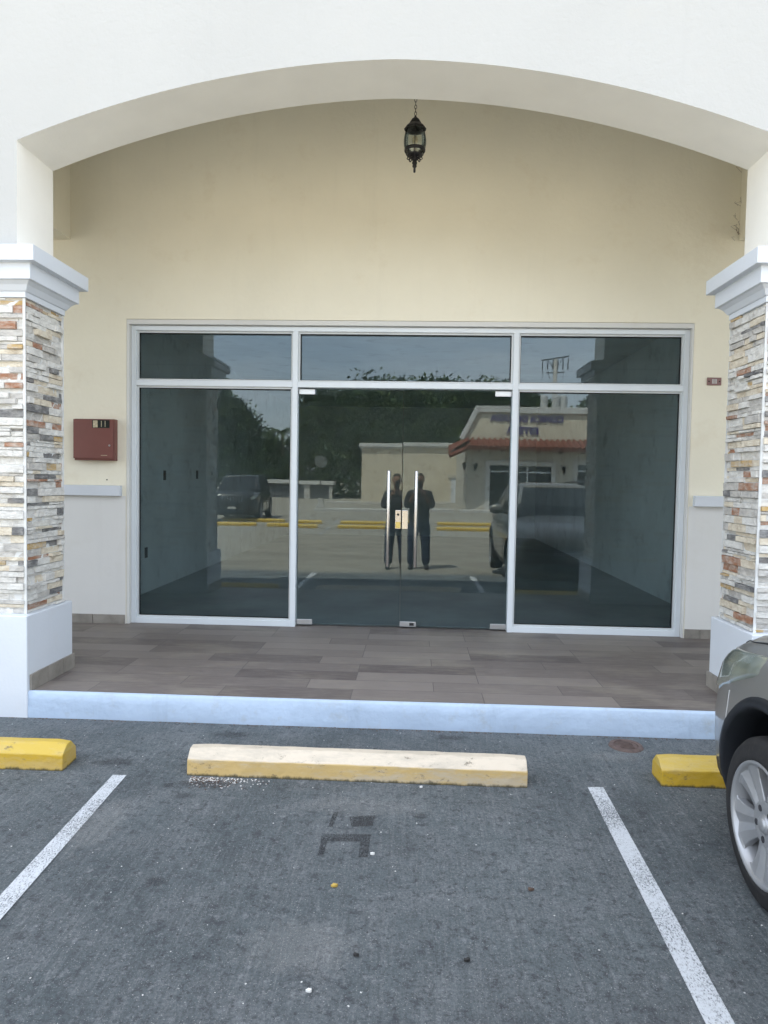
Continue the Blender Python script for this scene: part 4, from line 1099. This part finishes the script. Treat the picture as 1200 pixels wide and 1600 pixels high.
# low utility enclosure
gy = -54.0; g2 = gz(gy)
en = thing('low_garage', (-8.5, gy, g2), 'low grey enclosure with dark shutters before the trees, reflected in the left pane', 'enclosure')
bm = B()
for x in (-13.2, -10.0, -6.9, -4.75): box(bm, x, x+(.55 if x == -6.9 else .30), gy-.3, gy, g2, 1.12)
obj('wall', bm, 'concrete_light', en)
obj('roof', bx(-13.3, -4.3, gy-2.4, gy+.15, 1.121, 1.45), 'cap_grey', en, bevel=.01)
for a, b2 in ((-12.9, -10.0), (-9.7, -6.9), (-6.35, -4.75)):
    bm = B(); z = g2
    while z < 1.1: box(bm, a, b2, gy-.2, gy-.15+(.02 if int(z*10) % 2 else 0), z, min(z+.095, 1.12)); z += .1
    obj('shutter', bm, 'roller_grey', en)
# islands and kerbs
def kerb_(x0k, x1k, y0k, y1k, h=.15):
    z = min(gz(y0k), gz(y1k)); o = obj('pavement_kerb', bx(x0k, x1k, y0k, y1k, z-.1, max(gz(y0k), gz(y1k))+h), 'concrete_light', bevel=.02); o['kind'] = 'structure'
kerb_(-3.8, 1.6, -31.6, -30.6, .16); kerb_(-4.2, 1.8, -44.9, -43.9, .12); kerb_(-15, -12.3, -47, -45.5, .9)
kerb_(-40, -4.3, -57.2, -56.8, .1)
rs = thing('road_sign', (-3.5, -31, gz(-31)), 'round road sign seen from behind on a thin pole in a pale concrete foot', 'road sign')
obj('foot', prism(B(), [(-3.72, .02), (-3.28, .02), (-3.38, .55), (-3.62, .55)], 'y', -31.2, -30.8), 'concrete_light', rs, bevel=.02)
obj('pole', tube(B(), [(-3.5, -31, .4), (-3.5, -31, 2.85)], .03, 8), 'dark_metal', rs)
obj('disc', tube(B(), [(-3.5, -30.96, 2.5), (-3.5, -30.93, 2.5)], .33, 28), 'sign_back', rs)

# utility pole
ux, uy = 9.35, -42.0
up_o = thing('utility_pole', (ux, uy, gz(uy)), 'tall concrete utility pole with crossarm and grey transformers above the clinic roof', 'utility pole')
obj('pole', tube(B(), [(ux, uy, gz(uy)), (ux, uy, 9.9)], [.22, .14], 12), 'pole_concrete', up_o, smooth=True)
bm = B(); tube(bm, [(ux-.95, uy+.3, 9.75), (ux+.95, uy-.3, 10.15)], .05, 6); tube(bm, [(ux-.6, uy+.2, 8.95), (ux+.65, uy-.2, 9.05)], .045, 6)
tube(bm, [(ux-.5, uy, 9.8), (ux, uy, 9.2), (ux+.5, uy, 9.95)], .025, 5)
obj('crossarm', bm, 'dark_metal', up_o)
for i in range(6):
    x = ux-.85+.34*i; obj('insulator', tube(B(), [(x, uy+.05, 9.72+.05*i), (x-.03, uy+.05, 9.2)], [.03, .045], 6), 'dark_metal', up_o)
for x in (-.75, .55, .05): obj('transformer', lathe(B(), [(.0005, 6.4), (.24, 6.42), (.26, 6.5), (.26, 7.3), (.22, 7.4), (.0005, 7.42)], 14, (ux+x, uy+.35, 0)), 'transformer_grey', up_o)
bm = B()
for (a, b2) in (((ux-.85, uy, 9.3), (ux-1.0, uy, 8.2)), ((ux+.6, uy, 9.2), (ux+.15, uy, 7.8)), ((ux-.5, uy, 9.0), (ux-.2, uy, 7.6))): tube(bm, [a, ((a[0]+b2[0])/2+.12, uy, (a[2]+b2[2])/2), b2], .015, 4)
obj('cable', bm, 'dark_metal', up_o)

# trees: leaf clusters spread through the crown
LEAFM = [MATS['leaf_%d' % i] for i in range(4)]
def crown_mesh(seed, H, Wd, nclump, nleaf, ls):
    rnd = random.Random(seed); bm = B(); lobes = []
    for i in range(9): lobes.append((Vector((rnd.uniform(-.6, .6)*Wd, rnd.uniform(-.6, .6)*Wd, H*rnd.uniform(.32, .85))), Wd*rnd.uniform(.35, .6), H*rnd.uniform(.12, .22)))
    for i in range(nclump):
        c, rr, rh = rnd.choice(lobes)
        d = Vector((rnd.gauss(0, 1), rnd.gauss(0, 1), rnd.gauss(0, 1))).normalized()*rnd.uniform(.6, 1.05)
        cc = c+Vector((d.x*rr, d.y*rr, d.z*rh)); mi = rnd.choice([0, 0, 1, 1, 2, 3]); cs = rnd.uniform(.25, .6)
        for k in range(nleaf):
            p = cc+Vector((rnd.gauss(0, cs), rnd.gauss(0, cs), rnd.gauss(0, cs*.7)))
            nrm = Vector((rnd.gauss(0, 1), rnd.gauss(0, 1), rnd.gauss(.6, 1))).normalized(); a = nrm.orthogonal().normalized(); b2 = nrm.cross(a)
            an = rnd.random()*6.3; a, b2 = a*math.cos(an)+b2*math.sin(an), b2*math.cos(an)-a*math.sin(an); s = ls*rnd.uniform(.6, 1.3)
            f = bm.faces.new([bm.verts.new(p+a*s), bm.verts.new(p+b2*s*.5), bm.verts.new(p-a*s), bm.verts.new(p-b2*s*.5)]); f.material_index = mi
    return bm, lobes
def tree(seed, H, Wd, nclump=380, nleaf=30, ls=.23):
    t = thing('broadleaf_tree', (0, 0, 0), 'x', 'tree', 'trees beyond the lot')
    bm, lobes = crown_mesh(seed, H, Wd, nclump, nleaf, ls)
    obj('crown', bm, LEAFM, t, keep=True)
    bm = B(); tube(bm, [(0, 0, -.1), (.05, 0, H*.2), (0, .1, H*.4), (.1, 0, H*.7)], [.28, .22, .16, .05], 9)
    for c, rr, rh in lobes: tube(bm, [(0, .05, H*.25), (c.x*.5, c.y*.5, (H*.3+c.z)/2), (c.x, c.y, c.z)], [.12, .08, .03], 6)
    obj('trunk', bm, 'bark', t, keep=True)
    return t
protos = [tree(3, 12, 3.6), tree(8, 11, 3.2), tree(15, 12.5, 4.0), tree(21, 8.5, 2.6, 170)]
T_ = [(0, -22, -62, 1.0), (1, -18.6, -66, .98), (3, -15.2, -62, .85), (1, -25, -70, 1.0), (3, -19.5, -59.5, .75), (3, -12.4, -63, .62), (3, -10.6, -66, .62), (1, -8.8, -62, .78), (2, -6.2, -66, .92), (0, -3.0, -64, 1.04), (2, .2, -67, 1.05), (1, 3.0, -63, 1.08), (0, 6.0, -66, 1.0), (2, 9.2, -64, .97), (1, 12.2, -68, .98), (3, 15.4, -62, 1.0), (0, 18.5, -66, .9), (2, -1.2, -60.5, .62), (3, -5.4, -59.5, .72), (3, -8.0, -58.6, .55), (2, -29, -66, 1.0), (3, 5.4, -72, 1.25), (1, 22, -66, .95), (2, 26, -68, 1.0), (3, -16.5, -57.6, .5), (3, -11.5, -58.4, .45)]
ADJ = ['broad dark', 'rounded mid-green', 'tall spreading', 'low bushy']
used = set()
lbl = ['tallest left tree', 'pale-topped tree beside the sky gap', 'tree at the left of the sky gap', 'tree at the far left', 'low tree behind the black car', 'small tree under the sky gap', 'small tree right of the palm', 'tree at the left foot of the big dark clump', 'tree on the left shoulder of the big dark clump', 'tall tree above the round sign', 'tallest tree above the beige building', 'tree above the door meeting line', 'tree above the beige roof end', 'tree left of the clinic parapet', 'tree right behind the clinic parapet', 'tree beside the utility pole', 'tree right of the utility pole', 'low tree in front of the tall clump', 'low tree behind the low enclosure', 'bush-like tree above the enclosure roof', 'outermost left tree', 'tree top showing over the clinic', 'tree far right past the pole', 'outermost right tree', 'lowest tree left of the enclosure', 'lowest tree behind the enclosure']
for i, ((k, x, y, s), lb) in enumerate(zip(T_, lbl)):
    if k in used: o = copy_tree(protos[k])
    else: o = protos[k]; used.add(k)
    o.location = (x, y, gz(y)); o.scale = (s, s, s); o.rotation_euler = (0, 0, i*1.7)
    o['label'] = '%s %s, in the reflection' % (ADJ[k], lb)
# palm
pt_ = thing('palm_tree', (-12.6, -60, gz(-60)), 'small palm with drooping fronds against the sky gap in the reflection', 'palm tree')
obj('trunk', tube(B(), [(-12.6, -60, 0), (-12.5, -60, 3), (-12.6, -60, 5.9)], [.2, .16, .12], 8), 'bark', pt_)
bm = B(); rnd = random.Random(5)
for k in range(16):
    a = k*2.4; el = rnd.uniform(.1, 1.0); p = Vector((-12.6, -60, 5.9)); dirn = Vector((math.cos(a), math.sin(a), el))
    for j in range(9):
        q = p+dirn.normalized()*.26; dirn.z -= .28
        side = dirn.cross(Vector((0, 0, 1))).normalized()
        for sg_ in (-1, 1):
            for f in range(3):
                r_ = p.lerp(q, f/3); tip = r_+side*sg_*.42*(1-.06*j)+Vector((0, 0, -.20))
                fc = bm.faces.new([bm.verts.new(r_), bm.verts.new(r_+dirn.normalized()*.05), bm.verts.new(tip)]); fc.material_index = 1
        p = q
obj('fronds', bm, LEAFM, pt_)
# hedge along the far kerb
bm = B(); rnd = random.Random(9)
for i in range(7500):
    p = Vector((rnd.uniform(-30, -1.2), -57.6+rnd.gauss(0, .45), rnd.uniform(0, 2.15)+rnd.gauss(0, .12)))
    nrm = Vector((rnd.gauss(0, 1), rnd.gauss(0, 1), rnd.gauss(.5, 1))).normalized(); a = nrm.orthogonal().normalized(); b2 = nrm.cross(a); s = .17*rnd.uniform(.6, 1.3)
    f = bm.faces.new([bm.verts.new(p+a*s), bm.verts.new(p+b2*s*.6), bm.verts.new(p-a*s), bm.verts.new(p-b2*s*.6)]); f.material_index = rnd.choice([0, 0, 1, 3])
tag(obj('hedge', bm, LEAFM), 'long dark clipped hedge behind the low enclosure in the reflection', 'hedge')
